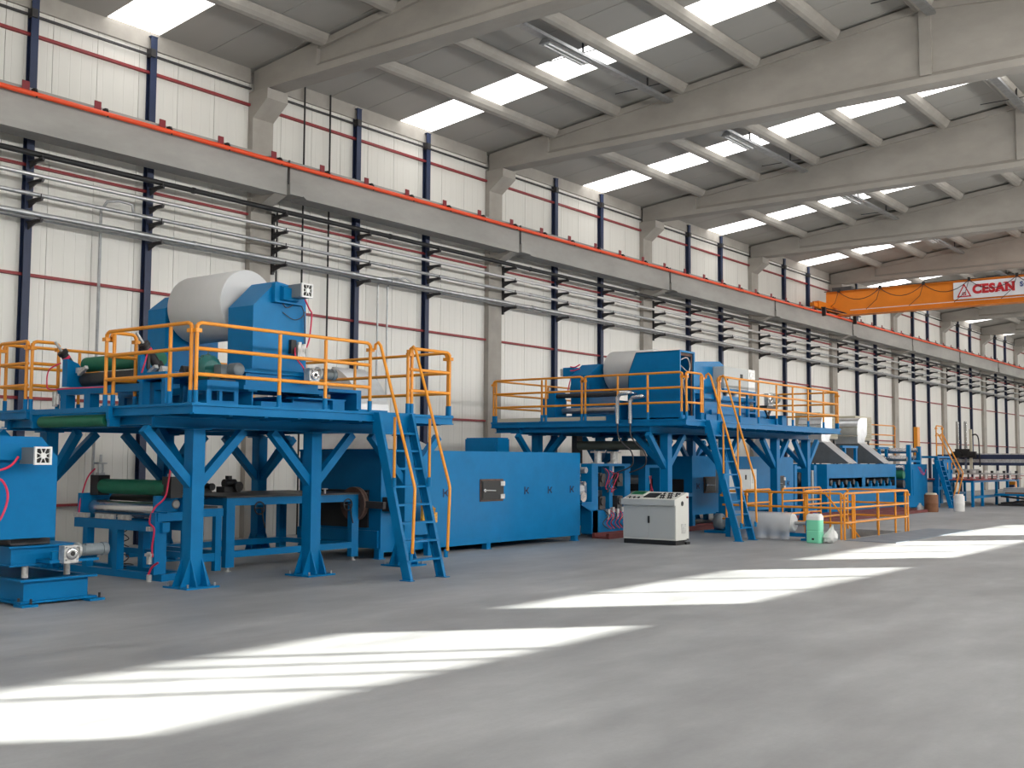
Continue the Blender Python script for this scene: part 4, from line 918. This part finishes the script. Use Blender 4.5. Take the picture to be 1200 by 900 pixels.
# two exhaust ducts with hoods
def exhaust(y0, lbl):
    t = thing('exhaust_duct', lbl, 'duct', (-15, y0+.4, 1.72), 'exhaust ducts on the heating chamber')
    y1 = y0+.78
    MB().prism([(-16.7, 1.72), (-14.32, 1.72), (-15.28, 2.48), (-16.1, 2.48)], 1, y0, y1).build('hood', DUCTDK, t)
    m = MB(); m.prism([(-14.32, 1.722), (-14.30, 1.722), (-15.26, 2.49), (-15.28, 2.49)], 1, y0, y1); m.build('hood_front', SHEET, t)  # lit sloping face as a brighter copy of the hood sheet
    P = [(y1+.22, 3.45), (y0+.45, 3.45)]+[(y0+.42-.45*math.sin(a), 3.0+.45*math.cos(a)) for a in [math.radians(15*k) for k in range(1, 6)]]+[(y0-.03, 2.9), (y0-.0, 2.48), (y1-.06, 2.48), (y1+.0, 2.66), (y1+.22, 2.82)]
    MB().prism(P, 0, -16.15, -15.30).build('duct_bend', SHEET, t)
    for q in (3.08, 2.75): MB().box(-16.17, -15.28, y0-.05, y0-.02, q, q+.03).build('duct_seam', SHINY, t)
    MB().box(-16.17, -15.26, y0-.02, y1+.0, 2.46, 2.5).build('duct_flange', SHEET, t)
exhaust(37.75, 'silver exhaust duct with sloping hood, left of two, on the heating chamber')
exhaust(41.25, 'silver exhaust duct with sloping hood, right of two, on the heating chamber')
# louvred cooler boxes
for i, (y0, y1) in enumerate(((38.76, 40.4), (42.26, 44.0))):
    t = thing('air_cooler', 'cream louvred cooler box beside the %s silver exhaust duct' % ('left' if i == 0 else 'right'), 'cooler', (-15.9, y0, 2.5), 'louvred coolers')
    MB().box(-16.7, -15.75, y0, y1, 2.62, 3.56).build('cooler_case', CREAM, t)
    for k in range(11):
        z = 2.68+.075*k
        MB().prism([(-15.75, z), (-15.70, z-.012), (-15.70, z+.01), (-15.75, z+.045)], 1, y0+.35, y1-.08).build('louvre_slat', CREAM, t)
    MB().box(-16.6, -15.8, y0+.1, y1-.1, 2.36, 2.40).box(-16.6, -15.8, y0+.1, y1-.1, 2.58, 2.62).box(-15.86, -15.8, y0+.15, y0+.21, 1.7, 2.6).box(-15.86, -15.8, y1-.2, y1-.14, 1.7, 2.6).box(-16.6, -16.54, y0+.15, y0+.21, 0, 2.6).box(-16.6, -16.54, y1-.2, y1-.14, 0, 2.6).build('stand', DARK, t)
t = thing('duct_frame', 'small blue steel goalpost frame between the two exhaust hoods', 'frame', (-14.9, 39.5, 1.7))
MB().box(-15.0, -14.9, 38.9, 39.02, 1.71, 2.32).box(-15.0, -14.9, 40.0, 40.12, 1.71, 2.32).box(-15.0, -14.9, 38.7, 40.2, 2.28, 2.36).build('frame_tubes', BLUE, t)
t = thing('duct_frame', 'small blue steel goalpost frame right of the right exhaust hood', 'frame', (-14.9, 43, 1.7))
MB().box(-15.0, -14.9, 42.5, 42.62, 1.0, 2.32).box(-15.0, -14.9, 43.3, 43.42, 1.0, 2.32).box(-15.0, -14.9, 42.3, 43.5, 2.28, 2.36).box(-15.0, -14.9, 42.3, 43.5, 0, 1.0).build('frame_tubes', BLUE, t)
# silver drum behind first column group
t = thing('pipe_stub', 'silver curved duct stub between the blue oven and heating chamber', 'duct', (-15.6, 34, 0))
MB().box(-16, -15.3, 33.2, 34.6, 0, 1.5).build('stub_base', BLUE, t); bend(-15.6, 33.9, 1.5, .55, .8, .2, math.radians(60), zh=.5).build('duct_bend', SHEET, t)
t = thing('roller_stand', 'blue narrow roller stand with dark steel posts between oven and heating chamber', 'machine', (-14.4, 33.4, 0))
m = MB(); m.box(-14.45, -14.2, 32.85, 33.05, 0, 1.66); m.box(-14.45, -14.2, 34.4, 34.6, 0, 1.66); m.box(-14.45, -14.2, 32.85, 34.6, .1, .4); m.box(-14.45, -14.2, 33.05, 33.8, 1.55, 1.62); m.build('side_frame', BLUE, t)
for ya, za in ((33.4, 1.3), (34.0, 1.1), (33.6, .7)): roll_lathe('steel_roller', DARK, -16.2, -14.25, ya, za, .14, t, 16)
MB().box(-14.2, -14.12, 33.5, 33.7, .3, 1.5).cyl((-14.15, 34.1, .3), (-14.15, 34.1, 1.5), .05).build('guide_bar', STEEL, t)

# red painted base rails on the floor
t = thing('base_rail', 'red painted base channel on floor running along the machine line from calender to heating chamber', 'rail', (-13.8, 30, 0))
MB().box(-14.15, -13.7, 21.4, 42.2, 0, .035).box(-14.15, -14.08, 21.4, 42.2, .035, .12).box(-13.77, -13.7, 21.4, 42.2, .035, .12).build('channel', REDF, t)
t = thing('base_rail', 'red painted base channel on floor in front of the heating chamber', 'rail', (-13.0, 37, 0))
MB().box(-13.3, -12.6, 30.8, 42.0, 0, .03).box(-13.3, -13.22, 30.8, 42, .03, .1).box(-12.68, -12.6, 30.8, 42, .03, .1).build('channel', REDF, t)

# ================================================================== SECOND UNWINDER GROUP ON FAR PLATFORM
t = thing('brake_cabinet', 'tall dark blue open-sided cabinet with hoses inside beside the far ladder', 'cabinet', (-13.1, 22.7, Z2))
x0, x1, y0, y1 = -13.83, -12.42, 22.4, 23.12; z0 = Z2
MB().prism([(x0, z0+.09), (x1, z0+.09), (x1, 4.31), (x0+.24, 4.31), (x0+.04, 3.84)], 1, y0, y0+.02).build('side_panel', BLUE, t)
m = MB(); m.prism([(x0, z0+.09), (x1, z0+.09), (x1, 4.31), (x0+.24, 4.31), (x0+.04, 3.84)], 1, y1-.02, y1)
m.prism([(x0+.24, 4.29), (x1, 4.29), (x1, 4.31), (x0+.24, 4.31)], 1, y0, y1)
m.prism([(x0, z0+.09), (x0+.02, z0+.09), (x0+.06, 3.84), (x0+.26, 4.31), (x0+.24, 4.31), (x0+.04, 3.84)], 1, y0, y1); m.box(x0, x1, y0, y1, z0+.07, z0+.1)
m.box(x1-.03, x1, y0, y0+.05, z0+.0, 4.31); m.box(x1-.03, x1, y1-.06, y1, z0+.0, 4.31); m.box(x1-.03, x1, y0, y1, 4.27, 4.31); m.box(x1-.03, x1, y0, y1, z0+.05, z0+.12); m.build('cabinet_shell', BLUE, t)
MB().box(x0+.08, x0+.11, y0+.03, y1-.03, z0+.12, 3.9).build('rear_lining', RUST, t); MB().box(x1-.06, x1-.04, y0+.05, y0+.09, z0+.13, 4.26).box(x1-.06, x1-.04, y1-.11, y1-.06, z0+.13, 4.26).box(x1-.06, x1-.04, y0+.05, y1-.06, 4.2, 4.26).build('inner_lining', RUST, t)
hose([(x1-.1, y0+.2, 4.1), (x1-.06, y0+.45, 4.16), (x1-.07, y0+.6, 3.95), (x1-.08, y0+.45, 3.72), (x1-.06, y0+.25, 3.6), (x1-.08, y0+.4, 3.3)], .018, CAST, t)
hose([(x1-.1, y0+.15, 4.0), (x1-.06, y0+.35, 3.88), (x1-.07, y0+.5, 3.8), (x1-.06, y0+.4, 3.4), (x1-.08, y0+.55, 2.95)], .012, CAST, t)
t = thing('paper_roll', 'white paper roll on far platform, half hidden behind the tall dark blue cabinet', 'paper roll', (-14, 23.9, 3.5))
MB().lathe([(.49, 0), (.5, .015), (.5, 1.25), (.49, 1.27)], (-15.15, 23.9, 4.03), 0, 48).build('paper', PAPER, t)
MB().lathe([(.06, -.3), (.06, 1.6)], (-15.15, 23.9, 4.03), 0, 16).build('core_shaft', STEEL, t)
t = thing('unwind_stand', 'blue unwind stand with side housings around the white roll on far platform', 'machine', (-14, 23.6, Z2))
MB().prism([(23.0, 2.98), (24.4, 2.98), (24.4, 4.2), (23.5, 4.2), (23.0, 3.9)], 0, -15.85, -15.3).build('side_housing', BLUE, t)
MB().box(-15.75, -15.3, 22.9, 24.5, Z2, 2.98).box(-15.4, -13.8, 23.0, 23.15, Z2, 2.9).box(-15.4, -13.8, 24.2, 24.35, Z2, 2.9).box(-14.4, -13.4, 22.95, 24.5, Z2, 3.0).build('base_frame', BLUE, t)
m = MB(); m.lathe([(.25, -.28), (.3, -.2), (.3, 0)], (-15.85, 23.6, 3.55), 0, 20); m.build('brake_drum', BLUE, t)
MB().box(-16.2, -15.85, 23.15, 23.5, 3.9, 4.12).build('motor_box', BLUE, t)
MB().box(-16.32, -16.2, 23.2, 23.45, 3.92, 4.1).build('cooling_fan', CAST, t)
for i in range(2): hose([(-15.85, 22.98, 4.12-.1*i), (-15.7, 22.95, 4.1-.08*i), (-15.55, 22.96, 4.16-.1*i)], .016, PINK, t)
hose([(-15.9, 23.1, 3.9), (-15.88, 22.98, 3.7), (-15.95, 23.0, 3.5)], .014, PINK, t)
MB().prism([(23.3, 3.0), (24.3, 3.0), (24.3, 3.95), (23.9, 4.3), (23.3, 4.3)], 0, -13.75, -13.35).build('side_housing', BLUE, t)
t = thing('roller_unit', 'low blue roller unit with dark rollers at the left end of the far platform', 'machine', (-15.3, 22.6, Z2))
MB().box(-16.35, -15.95, 22.45, 22.95, Z2, 3.30).prism([(-16.15, 3.30), (-15.95, 3.30), (-15.95, 3.5), (-16.15, 3.5)], 1, 22.45, 22.9).build('side_plate', BLUE, t)
MB().box(-14.2, -14.05, 22.45, 22.95, Z2, 3.2).box(-15.95, -14.1, 22.5, 22.6, Z2+.02, Z2+.16).build('frame', BLUE, t)
roll_lathe('dark_roller', DARK, -15.95, -14.15, 22.55, 3.36, .06, t); roll_lathe('steel_roller', STEEL, -15.95, -14.15, 22.8, 3.0, .07, t)
# right unwinder part: housing, grey electric box, motors
t = thing('rewind_stand', 'blue rewind housing under the grey electric box on far platform', 'machine', (-13.0, 25.2, Z2))
MB().prism([(24.0, 3.42), (25.9, 3.42), (25.9, 4.05), (25.3, 4.28), (24.0, 4.18)], 0, -13.5, -12.9).build('side_housing', BLUE, t)
MB().box(-13.5, -12.7, 24.1, 26.9, 3.28, 3.40).box(-13.4, -12.75, 24.2, 26.7, Z2+.2, 3.28).box(-13.5, -12.6, 24.0, 27.9, Z2, Z2+.2).box(-13.5, -12.66, 26.9, 27.6, Z2+.2, 3.1).build('base_frame', BLUE, t)
m = MB(); m.lathe([(.1, 0), (.17, .02), (.17, .08), (.05, .1)], (-12.7, 24.75, 3.42), 0, 20); m.build('belt_wheel', CAST, t)
MB().box(-12.74, -12.68, 24.45, 24.9, Z2+.2, Z2+.32).build('guard_plate', BLUE, t)
t = thing('disc_brake', 'dark brake wheel with white paper core end at left of the blue rewind housing', 'wheel', (-13.0, 23.95, 3.6))
m = MB(); m.lathe([(.05, -.1), (.33, 0), (.33, .05), (.05, .08)], (-13.2, 23.98, 3.9), 0, 24); m.build('wheel', BLACK, t)
t = thing('paper_roll', 'narrow white paper roll seen between the dark cabinet and the blue rewind housing', 'paper roll', (-14, 24.7, 4.0))
MB().lathe([(.42, 0), (.43, .01), (.43, .9), (.42, .91)], (-14.6, 25.0, 4.08), 0, 36).build('paper', PAPER, t)
t = thing('electric_box', 'grey electric cabinet with white end raised on far platform behind the rail', 'cabinet', (-12.8, 25.8, 3.58))
MB().box(-13.1, -12.6, 24.95, 26.3, 3.58, 4.12).build('cabinet_body', DESK, t); MB().box(-13.1, -12.59, 26.3, 26.68, 3.57, 4.13).build('end_panel', WHITE, t)
MB().box(-12.6, -12.59, 25.85, 25.98, 3.85, 3.98).box(-12.6, -12.59, 25.1, 25.16, 3.78, 3.86).build('door_handle', BLACK, t); MB().box(-12.59, -12.58, 26.38, 26.6, 3.86, 4.06).build('vent_grille', CAST, t)
m = MB()
for y in (26.28, 26.72): m.box(-12.66, -12.6, y, y+.05, Z2, 3.57)
for z in (Z2+.3, 3.3, 3.5): m.box(-12.66, -12.6, 26.28, 26.77, z, z+.04)
m.box(-13.05, -12.6, 24.95, 26.7, 3.5, 3.57); m.build('stand', BLUE, t)
for i, (y, s) in enumerate(((25.5, .13), (25.95, .16), (26.12, .12))): tag(MB().lathe([(s*.5, 0), (s*.5, .1), (s*.42, .14)], (-12.8, y, 3.41), 2, 14).build('pressure_can', WHITE if i else CAST, org=(-12.8, y, 3.41)), 'small can shaped fitting under the grey electric box, %s' % ['left, grey', 'middle, thickest', 'right, slim white'][i], 'fitting')
t = gearmotor('geared motor on an X-braced stand behind the far platform rail', -12.55, 27.55, 3.42, .30, .35)
t = thing('motor_stand', 'X-braced dark stand carrying the geared motor on the far platform', 'stand', (-12.7, 27.6, Z2))
MB().beam((-12.65, 27.3, Z2), (-12.65, 27.8, 3.2), .05, .05).beam((-12.65, 27.8, Z2+.02), (-12.65, 27.35, 3.2), .05, .05).box(-12.85, -12.5, 27.2, 27.9, 3.18, 3.24).build('brace', DARK, t)
MB().box(-12.9, -12.4, 26.95+.98, 28.2, Z2, Z2+.3).build('base_box', BLUE, t)

# ================================================================== PIT RAILS AND THINGS ROUND THE PIT
t = thing('pit_railing', 'yellow guard railing round the floor pit in front of the far machines', 'railing', (-10.3, 27, 0))
guard_rail(t, [(-9.55, 24.85), (-9.5, 29.1)], 0, [(-9.55, 24.85), (-9.55, 25.35), (-9.54, 25.45), (-9.53, 27.0), (-9.52, 28.2), (-9.5, 28.9), (-9.5, 29.1)], foot=False)
guard_rail(t, [(-9.58, 24.83), (-12.6, 24.83)], 0, [(-9.62, 24.83), (-10.43, 24.83), (-11.33, 24.83), (-12.5, 24.83)], foot=False)
guard_rail(t, [(-9.55, 29.12), (-11.1, 29.12)], 0, [(-10.3, 29.12), (-11.1, 29.12)], foot=False)
guard_rail(t, [(-11.1, 26.3), (-11.1, 29.1)], 0, [(-11.1, 26.3), (-11.1, 27.9), (-11.1, 29.1)], foot=False)
MB().tube([(-11.05, 27.4, 1.0), (-9.9, 27.2, -.3)], .022, 8).build('stair_handrail', ORANGE, t)
t = thing('walkway_rail', 'two short yellow rail panels beside the oven behind the floor pit', 'railing', (-12.4, 27, 0))
guard_rail(t, [(-12.5, 25.9), (-12.5, 27.35)], 0, [(-12.5, 25.95), (-12.5, 26.5), (-12.5, 27.3)], foot=False)
guard_rail(t, [(-12.45, 28.0), (-12.45, 30.6)], 0, [(-12.45, 28.0), (-12.45, 29.4), (-12.45, 30.6)], foot=False)
tag(MB().box(-9.45, -8.3, 24.6, 30.6, .0, .012).build('floor_plate', PLATE, org=(-9, 27, 0)), 'flat bluish steel plate lying on floor in front of the pit railing', 'plate')
tag(MB().box(-10.6, -10.2, 26.8, 27.2, -.45, -.15).box(-10.55, -10.25, 26.85, 27.15, -1.1, -.45).build('pit_pump', BLUE, org=(-10.4, 27, -1.1)), 'small blue pump box standing inside the floor pit', 'pump')
t = thing('wrapped_roll', 'roll wrapped in clear plastic film on low blue stand beside the far ladder', 'roll', (-10.9, 24.1, 0))
MB().lathe([(.2, 0), (.21, .02), (.21, 1.3), (.17, 1.33)], (-11.75, 24.1, .38), 0, 28).build('roll_body', PAPER, t)
MB().cyl((-12.0, 24.1, .38), (-9.95, 24.1, .38), .045, 12).build('shaft', STEEL, t)
m = MB(); random.seed(8)
vs = []; n = 22
for j in range(9):
    for i in range(n+1):
        x = -11.9+1.45*i/n; a = j/8
        if a < .4: ang = math.radians(150-a/.4*150); y = 24.1-math.cos(math.pi-ang)*.24 if False else 24.1+.235*math.cos(ang); z = .38+.235*math.sin(ang)
        y = 24.1-.24*math.sin(a/.5*math.pi/2) if a < .5 else 24.1-.24-.10*(a-.5)-.05*math.sin(i*1.3)*(a-.5)*2
        z = .38+.24*math.cos(a/.5*math.pi/2) if a < .5 else .38-(a-.5)/.5*.36
        vs.append((x+.012*random.random(), y+.012*random.random(), max(z, .005)))
m.add(vs, [(j*(n+1)+i, j*(n+1)+i+1, (j+1)*(n+1)+i+1, (j+1)*(n+1)+i) for j in range(8) for i in range(n)], True); m.build('plastic_film', PLASTIC, t)
MB().box(-10.12, -9.98, 23.98, 24.22, .0, .45).box(-12.1, -11.96, 23.98, 24.22, 0, .45).box(-12.0, -10.1, 24.02, 24.18, .08, .16).box(-10.2, -9.9, 23.9, 24.3, 0, .05).build('roll_stand', BLUE, t)
t = thing('canister', 'translucent canister of green liquid with white top standing by the pit railing', 'canister', (-9.72, 23.5, 0))
m = MB(); cx, cy = -9.70, 23.5
def rr(hx, hy, z, n=5, r=.05):
    out = []
    for sx, sy, a0 in ((1, 1, 0), (-1, 1, 90), (-1, -1, 180), (1, -1, 270)):
        for k in range(n): a = math.radians(a0+90*k/(n-1)); out.append((cx+sx*(hx-r)+r*math.cos(a), cy+sy*(hy-r)+r*math.sin(a), z))
    return out
def loft(m, secs):
    n = len(secs[0]); vs = [p for s_ in secs for p in s_]; fs = [tuple(range(n)), tuple(len(vs)-n+i for i in range(n))]
    for j in range(len(secs)-1):
        for i in range(n): fs.append((j*n+i, j*n+(i+1) % n, (j+1)*n+(i+1) % n, (j+1)*n+i))
    return m.add(vs, fs)
loft(MB(), [rr(.15, .12, .0), rr(.16, .13, .03), rr(.16, .13, .25), rr(.155, .125, .27), rr(.16, .13, .29), rr(.16, .13, .50)]).build('liquid_body', CANG, t)
loft(MB(), [rr(.16, .13, .50), rr(.16, .13, .58), rr(.13, .10, .635)]).build('shoulder', WHITE, t)
MB().cyl((cx-.07, cy-.02, .635), (cx-.07, cy-.02, .66), .035).box(cx-.1, cx+.06, cy-.015, cy+.015, .655, .675).build('cap', RED, t)
MB().box(cx-.02, cx+.03, cy-.135, cy-.128, .07, .11).build('label_mark', BLACK, t)
t = thing('plastic_bag', 'small crumpled white plastic bag lying right of the green canister', 'bag', (-9.38, 23.6, 0))
bm = bmesh.new(); bmesh.ops.create_icosphere(bm, subdivisions=3, radius=1)
random.seed(5)
for v in bm.verts:
    c = v.co; s_ = 1+.16*math.sin(7*c.x+3*c.y)*math.cos(5*c.z+4*c.x)+random.uniform(-.07, .07); zz = c.z
    w_ = .17 if zz < 0 else .17*(1-zz*.85)
    v.co = Vector((-9.38+c.x*w_*s_+(.05*c.z), 23.6+c.y*w_*s_*.8, max(.0, .13+zz*(.13 if zz < 0 else .26)*s_)))
me = bpy.data.meshes.new('bag_sheet'); bm.to_mesh(me); bm.free(); me.materials.append(WHITE); ob = bpy.data.objects.new('bag_sheet', me); COL.objects.link(ob); ob.parent = t; ob.location = -Vector(t.location)
t = thing('floor_motor', 'grey motor and blue gearbox on floor behind the far ladder foot', 'motor', (-13.0, 25.3, 0))
m = MB(); m.lathe([(.12, 0), (.2, .04), (.2, .2), (.12, .24)], (-13.0, 25.2, .28), 0, 18); m.build('motor_body', GREYM, t); MB().box(-13.1, -12.7, 25.45, 25.9, .05, .5).box(-13.2, -12.6, 25.0, 26.0, 0, .06).build('gearbox', BLUE, t)
MB().box(-12.6, -12.2, 25.3, 26.0, 0, .4).build('guard_box', BLACK, t)

# ================================================================== FAR END MACHINES
t = thing('press_unit', 'blue press unit with stack of steel rollers on top, right of heating chamber', 'machine', (-14.6, 44, 0))
m = MB(); m.box(-16.4, -14.0, 43.3, 45.3, .05, 1.7); m.box(-14.3, -14.0, 42.4, 43.3, .05, .5); m.build('press_body', BLUE, t)
MB().box(-14.02, -13.98, 43.5, 44.3, .5, 1.5).build('front_panel', BLUE, t)
for i, (y, z, r, mt) in enumerate(((42.8, 1.55, .12, SHINY), (42.8, 1.3, .16, GREEN), (42.8, .95, .16, DARK), (43.2, 1.9, .09, SHINY), (43.6, 2.2, .09, SHINY), (44.0, 1.95, .09, SHINY), (44.5, 2.25, .09, SHINY), (44.9, 1.95, .09, STEEL))): roll_lathe('steel_roller', mt, -16.2, -14.1, y, z, r, t, 18)
MB().box(-14.2, -14.05, 43.4, 43.55, 1.7, 2.45).box(-14.2, -14.05, 44.6, 44.75, 1.7, 2.4).box(-14.2, -14.05, 43.4, 44.75, 1.78, 1.86).build('roller_cheek', BLUE, t)
for i in range(2): hose([(-13.97, 44.1+.2*i, 1.6), (-13.9, 44.3+.2*i, 1.35), (-13.93, 44.7, 1.3), (-13.95, 45.0, 1.5)], .012, PINK, t)
for i, y in enumerate((43.1, 44.4)):
    tag(MB().lathe([(.28, 0), (.29, .02), (.29, 1.1), (.28, 1.12)], (-16.9-.2*i, y, 2.05), 1, 24).box(-17.0-.2*i, -16.8-.2*i, y+.2, y+.3, 0, 1.8).build('foil_drum', SHEET if i else STEEL, org=(-17, y, 1.7)), 'round foil covered duct drum behind the exhaust hoods, %s' % ('left one' if i == 0 else 'right one'), 'duct')
t = thing('press_platform', 'blue and steel service platform with orange rails at the far press, reached by third ladder', 'platform', (-14.5, 46, 0))
MB().box(-16.0, -13.6, 45.35, 47.3, 1.95, 2.03).box(-13.75, -13.6, 45.4, 45.55, 0, 1.95).box(-13.75, -13.6, 47.1, 47.25, 0, 1.95).box(-15.9, -15.75, 45.4, 45.55, 0, 1.95).box(-13.8, -13.6, 45.35, 47.3, .7, .8).box(-13.68, -13.62, 46.2, 47.2, .8, 1.9).build('platform_frame', BLUE, t)
guard_rail(t, [(-16.2, 42.0), (-15.9, 47.2)], 2.05, [(-16.2, 42.0), (-16.1, 43.4), (-15.9, 47.2)], H=1.25, foot=False)
guard_rail(t, [(-13.65, 45.4), (-13.65, 46.2)], 2.03, [(-13.65, 45.4), (-13.65, 46.2)], H=1.2, foot=False)
MB().box(-14.6, -14.45, 45.6, 45.9, 2.03, 3.2).build('rail_panel', ORANGE, t)
ladder(44.9, 45.45, 1.85, 'narrow blue steel ladder with brown handrail at far press platform', -13.55)
for i, (x, y, r, h, mt, nm, lb, cat) in enumerate(((-12.55, 41.0, .24, .62, BROWN, 'fibre_drum', 'brown fibre drum with pale lid on floor before the far press', 'drum'), (-11.95, 42.3, .19, .56, WHITE, 'white_bucket', 'tall white plastic bucket right of the narrow far ladder', 'bucket'))):
    t = thing(nm, lb, cat, (x, y, 0)); MB().lathe([(r*.95, 0), (r, .04), (r, h*.5), (r*1.02, h*.52), (r, h*.54), (r, h)], (x, y, 0), 2, 22).build('drum_body', mt, t)
    MB().lathe([(r*.8, h), (r*.8, h+.05), (r*.6, h+.06)], (x, y, 0), 2, 22).build('drum_lid', CREAM if i == 0 else WHITE, t)
tag(MB().lathe([(.09, 0), (.1, .02), (.1, .2), (.04, .27), (.04, .31)], (-12.95, 41.0, 0), 2, 16).build('white_jug', WHITE, org=(-12.95, 41, 0)), 'small white jug standing left of the brown fibre drum', 'jug')
# long gantry and stacker
t = thing('gantry', 'long blue gantry beam with stacking robot carriage at the far right', 'gantry', (-14, 50, 0))
GY = 50.0
MB().box(-15.0, -6.5, GY, GY+.12, 1.93, 2.12).box(-15.0, -6.5, GY, GY+.12, 1.66, 1.78).build('gantry_beam', NAVY, t)
MB().box(-15.2, -6.5, GY+.02, GY+.1, 1.78, 1.93).box(-14.6, -6.5, GY-.02, GY+.14, 2.12, 2.17).build('linear_rail', CAST, t)
MB().beam((-14.9, GY, 1.1), (-14.2, GY, 1.7), .12, .12).box(-15.2, -14.85, GY-.1, GY+.2, 0, 1.7).box(-6.8, -6.6, GY, GY+.2, 0, 1.7).build('gantry_leg', BLUE, t)
MB().box(-14.35, -13.35, GY-.2, GY-.01, 1.98, 2.25).box(-14.2, -13.6, GY-.2, GY-.01, 2.25, 2.36).cyl((-14.0, GY-.3, 2.1), (-14.0, GY-.2, 2.1), .1).cyl((-13.6, GY-.3, 2.15), (-13.6, GY-.2, 2.15), .1).build('carriage', BLACK, t)
for x in (-14.12, -13.78): MB().box(x-.05, x+.05, GY-.12, GY-.02, 1.45, 3.55).build('lift_column', SHINY, t)
MB().box(-13.62, -13.52, GY-.12, GY-.02, 1.45, 3.2).build('lift_column', CREAM, t)
hose([(-13.5, GY-.1, 2.95), (-13.35, GY-.1, 2.98), (-13.25, GY-.1, 2.8), (-13.22, GY-.1, 2.2), (-13.2, GY-.1, 1.6)], .03, BLACK, t, name='cable_carrier')
m = MB(); m.box(-14.9, -11.5, GY-.5, GY+.5, 1.28, 1.34); m.box(-14.3, -13.2, GY-.2, GY+.1, 1.34, 1.5); m.build('gripper_frame', CAST, t)
for i in range(14): MB().cyl((-14.8+.24*i, GY-.45, 1.1), (-14.8+.24*i, GY-.45, 1.28), .035, 8).cyl((-14.8+.24*i, GY-.45, 1.08), (-14.8+.24*i, GY-.45, 1.12), .06, 10).box(-14.85+.24*i, -14.75+.24*i, GY-.48, GY-.4, 1.34, 1.44).build('suction_cup', DARK if i % 2 else WHITE, t)
t = thing('outfeed_table', 'blue outfeed table frame under the stacking robot at far right', 'table', (-13.3, 50, 0))
m = MB()
for x in (-14.9, -12.6):
    m.box(x-.1, x, 46.6, 53.9, .98, 1.06); m.box(x-.1, x, 46.6, 53.9, .34, .44)
    for y in (46.6, 48.0, 50.2, 52.0, 53.8): m.box(x-.1, x, y, y+.1, 0, .98)
for y in (46.6, 50.2, 53.8): m.box(-14.9, -12.6, y, y+.1, .98, 1.04)
m.build('table_frame', BLUE, t); MB().box(-15, -12.5, 46.5, 54, 1.062, 1.09).build('table_top', RED, t)
MB().cyl((-12.8, 52.7, .65), (-12.5, 52.7, .65), .16, 14).build('motor_body', NAVY, t); MB().box(-12.8, -12.55, 53.0, 53.3, .5, .95).build('gear_guard', ORANGE, t)
tag(MB().box(-16.5, -15.2, 50, 53.5, 0, .98).build('white_pallet_stack', WHITE, org=(-15.8, 52, 0)), 'white stacked boards behind the outfeed table at far right', 'boards')
t = thing('lift_table', 'dark scissor lift table with grey board stack on the floor at far right edge', 'lift table', (-11.5, 50, 0))
MB().box(-12.4, -8.9, 48.9, 51.6, .42, .50).build('lift_top', BLUE, t); MB().box(-12.3, -9.0, 49.0, 51.5, .0, .08).build('lift_base', DARK, t)
m = MB()
for y in (49.1, 51.4): m.beam((-12.2, y, .1), (-9.4, y, .4), .06, .08); m.beam((-12.2, y, .4), (-9.4, y, .1), .06, .08)
m.build('scissor_arms', BLACK, t)
tag(MB().box(-12.0, -9.0, 49.0, 51.3, .501, .56).build('wooden_pallet', BROWN, org=(-10.5, 50, .5)), 'brown pallet board on the scissor lift table', 'pallet')
for i in range(4): tag(MB().box(-12.1+.01*i, -9.0, 49.0, 51.3, .562+.045*i, .604+.045*i).build('board', STEEL if i % 2 else DESK, org=(-10.5, 50, .56)), 'grey board in the stack on the lift table, %s from bottom' % ORDN[i], 'board', 'grey boards on the lift table')
